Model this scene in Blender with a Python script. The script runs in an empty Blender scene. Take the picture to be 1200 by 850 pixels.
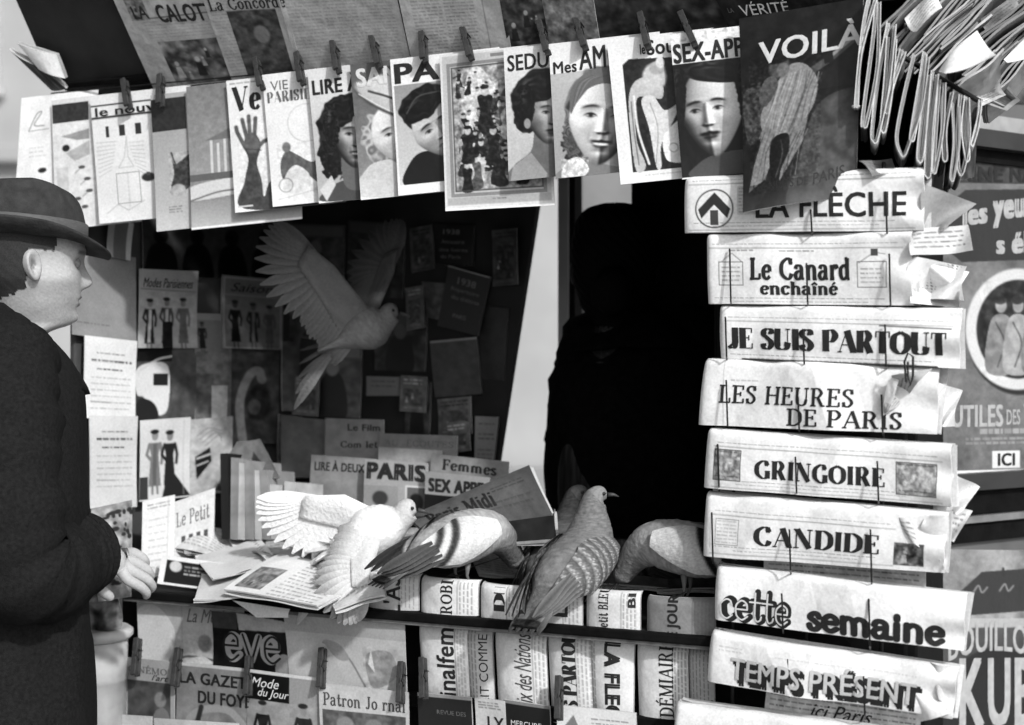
import bpy, bmesh, math, random
import numpy as np
from mathutils import Vector, Matrix
random.seed(7); RNG = np.random.RandomState(7)
SC = bpy.context.scene; COL = SC.collection
V = Vector; R = math.radians
# ------------------------------------------------------------------ camera, sky, sun, exposure
CAMZ = 1.42; FPX = 1667.0
cam = bpy.data.cameras.new('camera'); camo = bpy.data.objects.new('camera', cam); COL.objects.link(camo)
cam.sensor_width = 36; cam.sensor_fit = 'HORIZONTAL'; cam.lens = 50.0; cam.clip_end = 500; cam.clip_start = .05
camo.location = (0, 0, CAMZ); camo.rotation_euler = (R(90), 0, 0)
cam.dof.use_dof = True; cam.dof.focus_distance = 2.36; cam.dof.aperture_fstop = 2.9
SC.camera = camo
SUN_AZ, SUN_EL = R(29), R(35)            # azimuth measured from straight behind the camera towards the right
sd = V((math.sin(SUN_AZ)*math.cos(SUN_EL), -math.cos(SUN_AZ)*math.cos(SUN_EL), math.sin(SUN_EL)))
w = bpy.data.worlds.new('World'); SC.world = w; w.use_nodes = True
nt = w.node_tree; bg = nt.nodes['Background']
sky = nt.nodes.new('ShaderNodeTexSky'); sky.sky_type = 'NISHITA'; sky.sun_disc = False
sky.sun_elevation = SUN_EL; sky.sun_rotation = math.atan2(sd.x, sd.y); sky.dust_density = 4; sky.air_density = 1.2
bw = nt.nodes.new('ShaderNodeRGBToBW')   # black and white film: the sky has no hue
nt.links.new(sky.outputs[0], bw.inputs[0]); nt.links.new(bw.outputs[0], bg.inputs[0]); bg.inputs[1].default_value = .12
sl = bpy.data.lights.new('sun', 'SUN'); so = bpy.data.objects.new('sun', sl); COL.objects.link(so)
sl.energy = 2.5; sl.angle = R(2.5); sl.color = (1, 1, 1)
so.rotation_euler = (-sd).to_track_quat('-Z', 'Y').to_euler(); so.location = (3, -4, 6)
SC.view_settings.view_transform = 'Standard'; SC.view_settings.look = 'None'
SC.view_settings.exposure = 0.28; SC.view_settings.gamma = 1.0
# ------------------------------------------------------------------ geometry helpers
def at(px, py, Y): return V(((px-600)/FPX*Y, Y, CAMZ+(425-py)/FPX*Y))
class Plane:
    def __init__(s, p, n): s.p = V(p); s.n = V(n).normalized()
    def hit(s, px, py, off=0.0):
        d = V(((px-600)/FPX, 1, (425-py)/FPX)); o = V((0, 0, CAMZ))
        return o + d*((s.p+s.n*off-o).dot(s.n)/d.dot(s.n))
def vplane(px, Y, ang):                  # vertical plane through a point; positive ang: its right side comes nearer
    return Plane(at(px, 425, Y), (-math.sin(R(ang)), -math.cos(R(ang)), 0))
FRONT = vplane(600, 2.45, 24)            # kiosk front
LEFTP = vplane(100, 2.85, -51)           # left display wing, going back to the right
BACKP = Plane(FRONT.p - FRONT.n*.56, FRONT.n)
RACK = vplane(970, 2.16, 27)             # newspaper rack
SIDE = vplane(1085, 2.72, -33)           # next facet of the kiosk with the posters
_d = V((math.cos(R(24)), -math.sin(R(24)), 0)); _o = FRONT.n
HINGE = FRONT.hit(75, 105)
FLAPN = (_o*math.sin(R(55)) - V((0, 0, 1))*math.cos(R(55)))
FLAP = Plane(HINGE, FLAPN)
COUNTER_Z = 1.03
def zplane(z): return Plane((0, 0, z), (0, 0, 1))

def srgb(a): return np.power(np.clip(a, 0, 1), 2.2)
MATS = {}
def mat(name, val, rough=.6, nscale=40., namt=.25, bump=.0, bscale=None, metal=0, spec=.4, stretch=None):
    if name in MATS: return MATS[name]
    m = bpy.data.materials.new(name); m.use_nodes = True; N = m.node_tree.nodes; Lk = m.node_tree.links
    b = N['Principled BSDF']; b.inputs['Roughness'].default_value = rough; b.inputs['Metallic'].default_value = metal
    b.inputs['Specular IOR Level'].default_value = spec
    tc = N.new('ShaderNodeTexCoord'); n = N.new('ShaderNodeTexNoise'); n.inputs['Scale'].default_value = nscale
    n.inputs['Detail'].default_value = 6
    src = tc.outputs['Object']
    if stretch:
        mp = N.new('ShaderNodeMapping'); mp.inputs['Scale'].default_value = stretch; Lk.new(src, mp.inputs[0]); src = mp.outputs[0]
    Lk.new(src, n.inputs[0])
    r = N.new('ShaderNodeMapRange'); r.inputs['From Min'].default_value = .25; r.inputs['From Max'].default_value = .75
    r.inputs['To Min'].default_value = val*(1-namt); r.inputs['To Max'].default_value = val*(1+namt)
    Lk.new(n.outputs['Fac'], r.inputs['Value']); Lk.new(r.outputs[0], b.inputs['Base Color'])
    if bump:
        n2 = N.new('ShaderNodeTexNoise'); n2.inputs['Scale'].default_value = bscale or nscale*3; n2.inputs['Detail'].default_value = 4
        Lk.new(src, n2.inputs[0]); bp = N.new('ShaderNodeBump'); bp.inputs['Strength'].default_value = bump; bp.inputs['Distance'].default_value = .01
        Lk.new(n2.outputs['Fac'], bp.inputs['Height']); Lk.new(bp.outputs[0], b.inputs['Normal'])
    MATS[name] = m; return m
def printmat(name, rough, bump, spec=.35, bsc=22, dist=.012):
    m = bpy.data.materials.new(name); m.use_nodes = True; N = m.node_tree.nodes; Lk = m.node_tree.links
    b = N['Principled BSDF']; b.inputs['Roughness'].default_value = rough; b.inputs['Specular IOR Level'].default_value = spec
    at_ = N.new('ShaderNodeVertexColor'); at_.layer_name = 'print'
    tc = N.new('ShaderNodeTexCoord'); n = N.new('ShaderNodeTexNoise'); n.inputs['Scale'].default_value = 260; n.inputs['Detail'].default_value = 3
    n3 = N.new('ShaderNodeTexNoise'); n3.inputs['Scale'].default_value = 11; n3.inputs['Detail'].default_value = 5
    Lk.new(tc.outputs['Object'], n.inputs[0]); Lk.new(tc.outputs['Object'], n3.inputs[0])
    ad = N.new('ShaderNodeMath'); ad.operation = 'ADD'; Lk.new(n.outputs['Fac'], ad.inputs[0]); Lk.new(n3.outputs['Fac'], ad.inputs[1])
    r = N.new('ShaderNodeMapRange'); r.inputs['From Min'].default_value = .6; r.inputs['From Max'].default_value = 1.4
    r.inputs['To Min'].default_value = .78; r.inputs['To Max'].default_value = 1.12; Lk.new(ad.outputs[0], r.inputs['Value'])
    mx = N.new('ShaderNodeVectorMath'); mx.operation = 'SCALE'; Lk.new(at_.outputs['Color'], mx.inputs[0]); Lk.new(r.outputs[0], mx.inputs['Scale'])
    Lk.new(mx.outputs[0], b.inputs['Base Color'])
    n2 = N.new('ShaderNodeTexNoise'); n2.inputs['Scale'].default_value = bsc; n2.inputs['Detail'].default_value = 3; Lk.new(tc.outputs['Object'], n2.inputs[0])
    bp = N.new('ShaderNodeBump'); bp.inputs['Strength'].default_value = bump; bp.inputs['Distance'].default_value = dist
    Lk.new(n2.outputs['Fac'], bp.inputs['Height']); Lk.new(bp.outputs[0], b.inputs['Normal'])
    MATS[name] = m; return m
PRINT = printmat('printed_newsprint', .75, .35, .25); GLOSS = printmat('printed_magazine_cover', .42, .16, .4)
FEATH = printmat('feathers', .8, .55, .12, 150, .004); SKIN = printmat('skin', .55, .3, .3, 210, .0016)
INK = mat('printing_ink', .012, .6, 300, .6); WHITEINK = mat('white_print', .62, .6, 200, .12); GREYINK = mat('grey_ink', .12, .6, 300, .5)
PAPER = mat('bare_paper', .66, .75, 60, .12, .2, 25)
WOODBLACK = mat('black_painted_wood', .005, .75, 30, .5, .15, 90, spec=.08)
WOODDARK = mat('dark_stained_wood', .014, .7, 14, .5, .2, 60, spec=.12, stretch=(1, 1, 9))
PINWOOD = mat('weathered_pin_wood', .035, .6, 90, .5, .2)
WIRE = mat('dark_wire', .02, .4, 200, .4, metal=.6)
# ------------------------------------------------------------------ things, parts
def tag(o, label=None, cat=None, group=None, kind=None):
    for k, v in (('label', label), ('category', cat), ('group', group), ('kind', kind)):
        if v: o[k] = v
    return o
def thing(name, label, cat, loc, group=None):
    o = bpy.data.objects.new(name, None); COL.objects.link(o); o.location = loc; o.empty_display_size = .02
    return tag(o, label, cat, group)
def part(name, verts, faces, m, parent=None, smooth=False, cols=None):
    me = bpy.data.meshes.new(name)
    off = parent_loc(parent) if parent else V((0, 0, 0))
    arr = np.array(verts, dtype=np.float64).reshape(-1, 3) - np.array(off)
    me.from_pydata(arr.tolist(), [], faces if isinstance(faces, list) else faces.tolist())
    if m: me.materials.append(m)
    if cols is not None:
        ca = me.color_attributes.new('print', 'FLOAT_COLOR', 'POINT')
        c4 = np.ones((len(arr), 4), dtype=np.float32); c4[:, :3] = np.array(cols, dtype=np.float32).reshape(-1, 1)
        ca.data.foreach_set('color', c4.ravel())
    if smooth: me.polygons.foreach_set('use_smooth', [True]*len(me.polygons))
    o = bpy.data.objects.new(name, me); COL.objects.link(o)
    if parent: o.parent = parent
    return o
def parent_loc(p):
    l = V((0, 0, 0))
    while p: l += p.location; p = p.parent
    return l
def dup(root, loc, rot=None, label=None):
    r = root.copy(); COL.objects.link(r); r.location = loc
    if rot is not None: r.rotation_euler = rot
    if label: r['label'] = label
    for ch in list(root.children):
        c = ch.copy(); COL.objects.link(c); c.parent = r
        for g in ch.children:
            d = g.copy(); COL.objects.link(d); d.parent = c
    return r
class MB:
    def __init__(s): s.v = []; s.f = []
    def add(s, vs, fs):
        n = len(s.v); s.v += [tuple(x) for x in vs]; s.f += [tuple(i+n for i in f) for f in fs]; return s
    def box(s, c, dx, dy, dz, bev=0):   # centre + three half-axis vectors
        c, dx, dy, dz = V(c), V(dx), V(dy), V(dz)
        if bev <= 0:
            vs = [c+dx*a+dy*b+dz*e for a in (-1, 1) for b in (-1, 1) for e in (-1, 1)]
            return s.add(vs, [(0, 1, 3, 2), (4, 6, 7, 5), (0, 4, 5, 1), (2, 3, 7, 6), (0, 2, 6, 4), (1, 5, 7, 3)])
        bm = bmesh.new(); bmesh.ops.create_cube(bm, size=2)
        lx, ly, lz = dx.length, dy.length, dz.length
        for q in bm.verts: q.co = V((q.co.x*lx, q.co.y*ly, q.co.z*lz))
        bmesh.ops.bevel(bm, geom=bm.edges[:], offset=min(bev, lx*.9, ly*.9, lz*.9), segments=2, affect='EDGES', profile=.5)
        ux, uy, uz = dx.normalized(), dy.normalized(), dz.normalized()
        bm.verts.index_update()
        s.add([c+ux*q.co.x+uy*q.co.y+uz*q.co.z for q in bm.verts], [[q.index for q in f.verts] for f in bm.faces]); bm.free(); return s
    def tube(s, pts, r, seg=8, cap=True):
        pts = [V(p) for p in pts]; n = len(pts); rs = r if isinstance(r, (list, tuple)) else [r]*n
        up = V((0, 0, 1)); rings = []; prev = None
        for i, p in enumerate(pts):
            t = (pts[min(i+1, n-1)]-pts[max(i-1, 0)]).normalized()
            a = prev if prev is not None else (up if abs(t.dot(up)) < .9 else V((1, 0, 0)))
            x = (a - t*a.dot(t)).normalized(); prev = x; y = t.cross(x)
            rr = rs[i] if isinstance(rs[i], (tuple, list)) else (rs[i], rs[i])
            rings.append([p + x*rr[0]*math.cos(k*2*math.pi/seg) + y*rr[1]*math.sin(k*2*math.pi/seg) for k in range(seg)])
        return s.loft(rings, cap)
    def loft(s, rings, cap=True, closed=True):
        seg = len(rings[0]); vs = [q for r_ in rings for q in r_]; fs = []
        for i in range(len(rings)-1):
            for k in range(seg if closed else seg-1):
                a = i*seg+k; b = i*seg+(k+1) % seg; fs.append((a, b, b+seg, a+seg))
        if cap: fs.append(tuple(range(seg-1, -1, -1))); fs.append(tuple(range((len(rings)-1)*seg, len(rings)*seg)))
        return s.add(vs, fs)
    def build(s, name, m, parent=None, smooth=False, cols=None): return part(name, s.v, s.f, m, parent, smooth, cols)
def catmull(P, n=8, closed=False):
    P = [np.array(p, float) for p in P]; out = []
    m = len(P)
    for i in range(m if closed else m-1):
        p0 = P[i-1] if (i > 0 or closed) else 2*P[0]-P[1]; p1 = P[i]; p2 = P[(i+1) % m]
        p3 = P[(i+2) % m] if (i+2 < m or closed) else 2*P[-1]-P[-2]
        for k in range(n):
            t = k/n; out.append(.5*((2*p1)+(-p0+p2)*t+(2*p0-5*p1+4*p2-p3)*t*t+(-p0+3*p1-3*p2+p3)*t**3))
    if not closed: out.append(P[-1])
    return np.array(out)
# ------------------------------------------------------------------ lettering: stroke letters and the built-in sans
# glyph: width, strokes; K thick line, N thin line, C curve (pen contrast), S serif bar (x, y, half length), T vertical tick (x, y0, y1)
GL = {
'A': (.86, [('N', (.1, 0), (.43, 1)), ('K', (.43, 1), (.74, 0)), ('N', (.22, .33), (.62, .33)), ('S', .1, 0, .1), ('S', .74, 0, .13)]),
'B': (.72, [('K', (.17, 0), (.17, 1)), ('C', (.17, .98), (.42, .98), (.56, .76), (.42, .53), (.17, .53)), ('C', (.17, .53), (.46, .53), (.62, .27), (.46, .02), (.17, .02)), ('S', .1, .98, .1), ('S', .1, .02, .1)]),
'C': (.78, [('C', (.66, .74), (.58, .94), (.42, .98), (.17, .78), (.11, .5), (.17, .22), (.42, .02), (.6, .08), (.69, .28)), ('T', .67, .7, 1)]),
'D': (.84, [('K', (.17, 0), (.17, 1)), ('C', (.17, .98), (.42, .98), (.67, .78), (.72, .5), (.67, .22), (.42, .02), (.17, .02)), ('S', .1, .98, .1), ('S', .1, .02, .1)]),
'E': (.7, [('K', (.17, 0), (.17, 1)), ('N', (.17, .98), (.6, .98)), ('N', (.17, .52), (.46, .52)), ('N', (.17, .02), (.62, .02)), ('T', .59, .76, 1), ('T', .46, .4, .64), ('T', .62, 0, .26), ('S', .1, .98, .1), ('S', .1, .02, .1)]),
'F': (.66, [('K', (.17, 0), (.17, 1)), ('N', (.17, .98), (.6, .98)), ('N', (.17, .52), (.46, .52)), ('T', .59, .74, 1), ('T', .46, .4, .64), ('S', .12, .98, .1), ('S', .17, .02, .16)]),
'G': (.84, [('C', (.66, .74), (.58, .94), (.42, .98), (.17, .78), (.11, .5), (.17, .22), (.42, .02), (.6, .06), (.68, .2)), ('T', .67, .7, 1), ('K', (.68, .42), (.68, .02)), ('S', .68, .42, .14)]),
'H': (.9, [('K', (.17, 0), (.17, 1)), ('K', (.72, 0), (.72, 1)), ('N', (.17, .52), (.72, .52)), ('S', .17, .98, .14), ('S', .17, .02, .14), ('S', .72, .98, .14), ('S', .72, .02, .14)]),
'I': (.38, [('K', (.18, 0), (.18, 1)), ('S', .18, .98, .15), ('S', .18, .02, .15)]),
'J': (.55, [('K', (.36, 1), (.36, .25)), ('C', (.36, .3), (.3, .06), (.17, .02), (.07, .14)), ('S', .36, .98, .14)]),
'L': (.68, [('K', (.17, 0), (.17, 1)), ('N', (.17, .02), (.6, .02)), ('T', .6, 0, .28), ('S', .17, .98, .15), ('S', .1, .02, .1)]),
'M': (1.05, [('N', (.15, 0), (.15, 1)), ('K', (.17, 1), (.5, .05)), ('N', (.5, .05), (.84, 1)), ('K', (.86, 0), (.86, 1)), ('S', .13, .98, .1), ('S', .15, .02, .12), ('S', .86, .02, .14), ('S', .9, .98, .1)]),
'N': (.92, [('N', (.15, 0), (.15, 1)), ('K', (.17, 1), (.74, 0)), ('N', (.74, 0), (.74, 1)), ('S', .12, .98, .1), ('S', .15, .02, .12), ('S', .74, .98, .12)]),
'O': (.86, [('C', (.42, .98), (.16, .8), (.1, .5), (.16, .2), (.42, .02), (.68, .2), (.74, .5), (.68, .8), (.42, .98))]),
'P': (.7, [('K', (.17, 0), (.17, 1)), ('C', (.17, .98), (.44, .98), (.6, .74), (.44, .48), (.17, .48)), ('S', .1, .98, .1), ('S', .17, .02, .16)]),
'R': (.82, [('K', (.17, 0), (.17, 1)), ('C', (.17, .98), (.42, .98), (.57, .75), (.42, .5), (.17, .5)), ('K', (.4, .5), (.64, 0)), ('S', .1, .98, .1), ('S', .17, .02, .15), ('S', .68, .02, .1)]),
'S': (.64, [('C', (.5, .74), (.46, .92), (.3, .98), (.14, .88), (.13, .7), (.3, .54), (.46, .38), (.5, .2), (.34, .02), (.15, .07), (.1, .27)), ('T', .51, .72, 1), ('T', .09, 0, .28)]),
'T': (.74, [('K', (.36, 0), (.36, 1)), ('N', (.05, .98), (.67, .98)), ('T', .06, .72, 1), ('T', .66, .72, 1), ('S', .36, .02, .15)]),
'U': (.86, [('K', (.17, 1), (.17, .35)), ('C', (.17, .38), (.22, .1), (.42, .02), (.62, .1), (.68, .36)), ('N', (.68, .32), (.68, 1)), ('S', .17, .98, .14), ('S', .68, .98, .12)]),
'V': (.84, [('K', (.1, 1), (.42, 0)), ('N', (.42, 0), (.72, 1)), ('S', .1, .98, .13), ('S', .72, .98, .1)]),
'a': (.62, [('C', (.1, .5), (.16, .64), (.3, .66), (.42, .56), (.43, .3), (.43, .06)), ('C', (.43, .4), (.2, .36), (.08, .2), (.18, .02), (.32, .04), (.43, .18)), ('N', (.43, .03), (.58, .03))]),
'c': (.54, [('C', (.47, .48), (.42, .62), (.29, .66), (.12, .52), (.1, .33), (.14, .12), (.3, .01), (.48, .14))]),
'd': (.66, [('K', (.48, 0), (.48, 1)), ('C', (.48, .52), (.3, .66), (.12, .52), (.1, .33), (.14, .12), (.28, .01), (.48, .14)), ('S', .42, .98, .08), ('S', .54, .02, .08)]),
'e': (.56, [('N', (.11, .36), (.47, .36)), ('C', (.47, .36), (.45, .56), (.29, .66), (.13, .52), (.1, .33), (.14, .12), (.3, .01), (.48, .14))]),
'h': (.7, [('K', (.16, 0), (.16, 1)), ('C', (.16, .5), (.3, .65), (.46, .6), (.52, .42), (.52, .0)), ('S', .1, .98, .08), ('S', .16, .02, .12), ('S', .54, .02, .12)]),
'i': (.34, [('K', (.17, 0), (.17, .64)), ('K', (.17, .8), (.17, .95)), ('S', .12, .62, .08), ('S', .17, .02, .13)]),
'm': (1.02, [('K', (.16, 0), (.16, .66)), ('C', (.16, .5), (.28, .65), (.42, .6), (.48, .42), (.48, 0)), ('C', (.48, .5), (.6, .65), (.76, .6), (.82, .42), (.82, 0))]),
'n': (.7, [('K', (.16, 0), (.16, .66)), ('C', (.16, .5), (.3, .65), (.46, .6), (.52, .42), (.52, 0)), ('S', .1, .63, .08), ('S', .16, .02, .12), ('S', .54, .02, .12)]),
'r': (.52, [('K', (.16, 0), (.16, .66)), ('C', (.16, .45), (.28, .64), (.4, .64), (.46, .5)), ('S', .1, .63, .08), ('S', .16, .02, .13)]),
's': (.48, [('C', (.38, .52), (.3, .65), (.16, .62), (.1, .48), (.24, .35), (.38, .2), (.3, .02), (.14, .04), (.08, .18))]),
't': (.44, [('K', (.2, .95), (.2, .15)), ('C', (.2, .2), (.26, .02), (.38, .06), (.42, .18)), ('N', (.03, .64), (.38, .64))]),
'v': (.6, [('K', (.08, .66), (.3, 0)), ('N', (.3, 0), (.52, .66))]),
'o': (.6, [('C', (.3, .66), (.13, .52), (.1, .33), (.14, .12), (.3, .01), (.46, .12), (.5, .33), (.46, .54), (.3, .66))]),
'l': (.34, [('K', (.17, 0), (.17, 1)), ('S', .12, .98, .08), ('S', .17, .02, .13)]),
' ': (.38, []),
}
ACC = {'é': 'e', 'É': 'E', 'î': 'i', 'è': 'e', 'È': 'E', 'À': 'A'}
def stroke_text(s, thick=.22, thin=.05, serif=True, space=.04, mono=False):
    vs = []; fs = []; x0 = 0
    def ribbon(pts, ws):
        pts = np.array(pts); t = np.gradient(pts, axis=0); t /= np.maximum(np.linalg.norm(t, axis=1, keepdims=True), 1e-9)
        nn = np.stack([-t[:, 1], t[:, 0]], 1); b = len(vs)
        for p, q, w_ in zip(pts, nn, ws): vs.append((*(p+q*w_/2), .00004*(b % 97)/12)); vs.append((*(p-q*w_/2), .00004*(b % 97)/12))
        for i in range(len(pts)-1): fs.append((b+2*i, b+2*i+1, b+2*i+3, b+2*i+2))
    def disc(p, r):
        b = len(vs)
        for k in range(10): vs.append((p[0]+r*math.cos(k*.6283), p[1]+r*math.sin(k*.6283), .00004*(b % 89)/12))
        fs.append(tuple(range(b, b+10)))
    for ch in s:
        g = GL.get(ACC.get(ch, ch), GL[' ']); wd = g[0]
        for st in g[1]:
            k = st[0]
            if k == 'S':
                if serif: ribbon([(x0+st[1]-st[3], st[2]), (x0+st[1]+st[3], st[2])], [thin*1.2]*2)
            elif k == 'T':
                if serif: ribbon([(x0+st[1], st[2]), (x0+st[1], st[3])], [thin*1.3]*2)
            else:
                P = [(x0+p[0], p[1]) for p in st[1:]]
                if k == 'C': P = catmull(P, 7)
                else: P = [tuple(np.array(P[0])*(1-a)+np.array(P[1])*a) for a in np.linspace(0, 1, 5)]
                P = np.array(P)
                if mono: ws = [thick]*len(P); disc(P[0], thick/2); disc(P[-1], thick/2)
                elif k == 'K': ws = [thick]*len(P)
                elif k == 'N': ws = [thin]*len(P)
                else:
                    t = np.gradient(P, axis=0); t /= np.maximum(np.linalg.norm(t, axis=1, keepdims=True), 1e-9)
                    ws = thin+(thick-thin)*np.abs(t[:, 1])**1.3
                ribbon(P, ws)
        if ch in 'éÉ': ribbon([(x0+.22, 1.08 if ch == 'É' else .76), (x0+.4, 1.3 if ch == 'É' else .98)], [thin, thick*.8])
        if ch in 'èÈ': ribbon([(x0+.4, 1.08 if ch == 'È' else .76), (x0+.22, 1.3 if ch == 'È' else .98)], [thin, thick*.8])
        if ch == 'î': ribbon([(x0+.0, .76), (x0+.17, .95), (x0+.34, .76)], [thin*1.5]*3)
        x0 += wd+space
    return np.array(vs), fs
_ft = {}
def sans_text(s, bold=0.0, shear=0.0):
    key = (s, bold, shear)
    if key in _ft: return _ft[key]
    cu = bpy.data.curves.new('lettering', 'FONT'); cu.body = s; cu.shear = shear; cu.resolution_u = 3; cu.space_character = 1+max(0, bold)*1.6
    ob = bpy.data.objects.new('lettering', cu); me = ob.to_mesh()
    v0 = np.array([q.co[:2] for q in me.vertices]); f0 = [tuple(p.vertices) for p in me.polygons]
    ob.to_mesh_clear(); bpy.data.objects.remove(ob); bpy.data.curves.remove(cu)
    if bold > 0:                      # bolder: the same outline laid again a little to each side
        vs = []; fs = []
        for dx, dy in ((-1, -.5), (1, -.5), (-1, .5), (1, .5)):
            n = sum(len(x) for x in vs); vs.append(np.c_[v0+np.array([dx*bold, dy*bold]), np.full(len(v0), .00013*len(vs))]); fs += [tuple(i+n for i in f) for f in f0]
        v0 = np.concatenate(vs); f0 = fs
    _ft[key] = (v0, f0); return v0, f0
def glyphs(s, style):
    if style == 'serif': return stroke_text(s, .26, .055)
    if style == 'didone': return stroke_text(s, .31, .045, True, -.0)
    if style == 'roman': return stroke_text(s, .165, .075)
    if style == 'slab': return stroke_text(s, .23, .11)
    if style == 'script': return stroke_text(s, .21, .21, False, -.04, True)
    if style == 'scriptthin': return stroke_text(s, .055, .055, False, -.04, True)
    if style == 'deco': return stroke_text(s, .24, .03, False)
    if style == 'block': return sans_text(s, .035)
    if style == 'heavy': return sans_text(s, .06)
    if style == 'bold': return sans_text(s, .02)
    if style == 'ital': return sans_text(s, .004, .35)
    if style == 'light': return sans_text(s, 0)
    return sans_text(s, 0)
# ------------------------------------------------------------------ print: greyscale pictures painted into the sheet's own vertices
class Cv:
    def __init__(s, W, H, bg=.97, ss=2):
        s.W, s.H, s.ss = int(W), int(H), ss; s.a = np.full((s.H*ss, s.W*ss), float(bg))
        s.X, s.Y = np.meshgrid((np.arange(s.W*ss)+.5)/ss, (np.arange(s.H*ss)+.5)/ss)
    def blend(s, m, v): s.a = s.a*(1-m)+v*m; return s
    def rect(s, x0, y0, x1, y1, v, al=1.): 
        m = ((s.X >= x0) & (s.X <= x1) & (s.Y >= y0) & (s.Y <= y1))*al; return s.blend(m, v)
    def frame(s, x0, y0, x1, y1, w_, v, al=1.):
        s.rect(x0, y0, x1, y0+w_, v, al); s.rect(x0, y1-w_, x1, y1, v, al); s.rect(x0, y0, x0+w_, y1, v, al); return s.rect(x1-w_, y0, x1, y1, v, al)
    def ell(s, cx, cy, rx, ry, v, soft=.12, rot=0, al=1.):
        c, q = math.cos(R(rot)), math.sin(R(rot)); dx, dy = s.X-cx, s.Y-cy
        d = np.sqrt(((dx*c+dy*q)/rx)**2+((-dx*q+dy*c)/ry)**2); return s.blend(np.clip((1+soft-d)/(2*soft), 0, 1)*al, v)
    def ring(s, cx, cy, r, w_, v, al=1.):
        d = np.abs(np.hypot(s.X-cx, s.Y-cy)-r); return s.blend(np.clip(w_/2+.5-d, 0, 1)*al, v)
    def poly(s, P, v, al=1.):
        m = np.zeros_like(s.a, bool); n = len(P)
        for i in range(n):
            (x0, y0), (x1, y1) = P[i], P[(i+1) % n]
            if y0 == y1: continue
            cr = ((y0 > s.Y) != (y1 > s.Y)) & (s.X < (x1-x0)*(s.Y-y0)/(y1-y0)+x0); m ^= cr
        return s.blend(m*al, v)
    def blob(s, P, v, al=1.): return s.poly([tuple(p) for p in catmull(P, 6, True)], v, al)
    def line(s, P, w_, v, al=1.):
        d = np.full_like(s.a, 1e9)
        for (x0, y0), (x1, y1) in zip(P[:-1], P[1:]):
            L2 = (x1-x0)**2+(y1-y0)**2+1e-9; t = np.clip(((s.X-x0)*(x1-x0)+(s.Y-y0)*(y1-y0))/L2, 0, 1)
            d = np.minimum(d, np.hypot(s.X-x0-t*(x1-x0), s.Y-y0-t*(y1-y0)))
        return s.blend(np.clip(w_/2+.35-d, 0, 1)*al, v)
    def curve(s, P, w_, v, al=1.): return s.line([tuple(p) for p in catmull(P, 6)], w_, v, al)
    def grad(s, x0, y0, x1, y1, v0, v1, horiz=False, al=1.):
        t = np.clip((s.X-x0)/max(x1-x0, 1), 0, 1) if horiz else np.clip((s.Y-y0)/max(y1-y0, 1), 0, 1)
        m = ((s.X >= x0) & (s.X <= x1) & (s.Y >= y0) & (s.Y <= y1))*al; s.a = s.a*(1-m)+(v0+(v1-v0)*t)*m; return s
    def text(s, x0, y0, x1, y1, dy=3., v=.25, al=.75, h=1.3):      # rows of type too small to read
        y = y0
        while y+h <= y1:
            x = x0
            while x < x1-1.5:
                l = min(random.uniform(2, 9), x1-x); s.rect(x, y, x+l, y+h, v, al*random.uniform(.55, 1)); x += l+random.uniform(.8, 1.8)
            y += dy
        return s
    def cols(s, x0, y0, x1, y1, n, dy=3., v=.25, al=.55):
        w_ = (x1-x0)/n
        for i in range(n): s.text(x0+i*w_+1, y0, x0+(i+1)*w_-1.5, y1, dy, v, al)
        return s
    def _vn(s, sc, ang):
        c, q = math.cos(ang), math.sin(ang); x = (s.X*c+s.Y*q)/sc; y = (-s.X*q+s.Y*c)/sc; x = x-x.min(); y = y-y.min()
        g = RNG.rand(int(y.max())+3, int(x.max())+3); ix, iy = x.astype(int), y.astype(int); fx, fy = x-ix, y-iy
        fx = fx*fx*(3-2*fx); fy = fy*fy*(3-2*fy)
        return g[iy, ix]*(1-fx)*(1-fy)+g[iy, ix+1]*fx*(1-fy)+g[iy+1, ix]*(1-fx)*fy+g[iy+1, ix+1]*fx*fy
    def nz(s, x0, y0, x1, y1, amt=.2, sc=6., al=1.):               # soft printed mottling
        n = .55*s._vn(sc, RNG.rand()*3)+.3*s._vn(sc*.53, RNG.rand()*3)+.15*s._vn(sc*.27, RNG.rand()*3)
        m = ((s.X >= x0) & (s.X <= x1) & (s.Y >= y0) & (s.Y <= y1)); s.a = s.a+m*(n-.5)*2.6*amt*al; return s
    def photo(s, x0, y0, x1, y1, v=.4, amt=.3, n=7):               # a press picture: mottled ground, a few shapes
        s.rect(x0, y0, x1, y1, v); w_, h_ = x1-x0, y1-y0
        s.nz(x0, y0, x1, y1, amt, max(3, w_/7))
        for i in range(n):
            cx, cy = random.uniform(x0+w_*.1, x1-w_*.1), random.uniform(y0+h_*.3, y1-h_*.1)
            rx = w_*random.uniform(.03, .09); q = random.choice((.12, .2, .65, .8))
            if y0+h_*.12 < cy-rx*1.5: s.ell(cx, cy-rx*1.2, rx*.55, rx*.7, .7)
            s.poly([(max(x0, cx-rx), min(y1, cy+rx*3)), (cx-rx*.6, cy-rx*.3), (cx+rx*.6, cy-rx*.3), (min(x1, cx+rx), min(y1, cy+rx*3))], q, .8)
        return s
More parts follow.
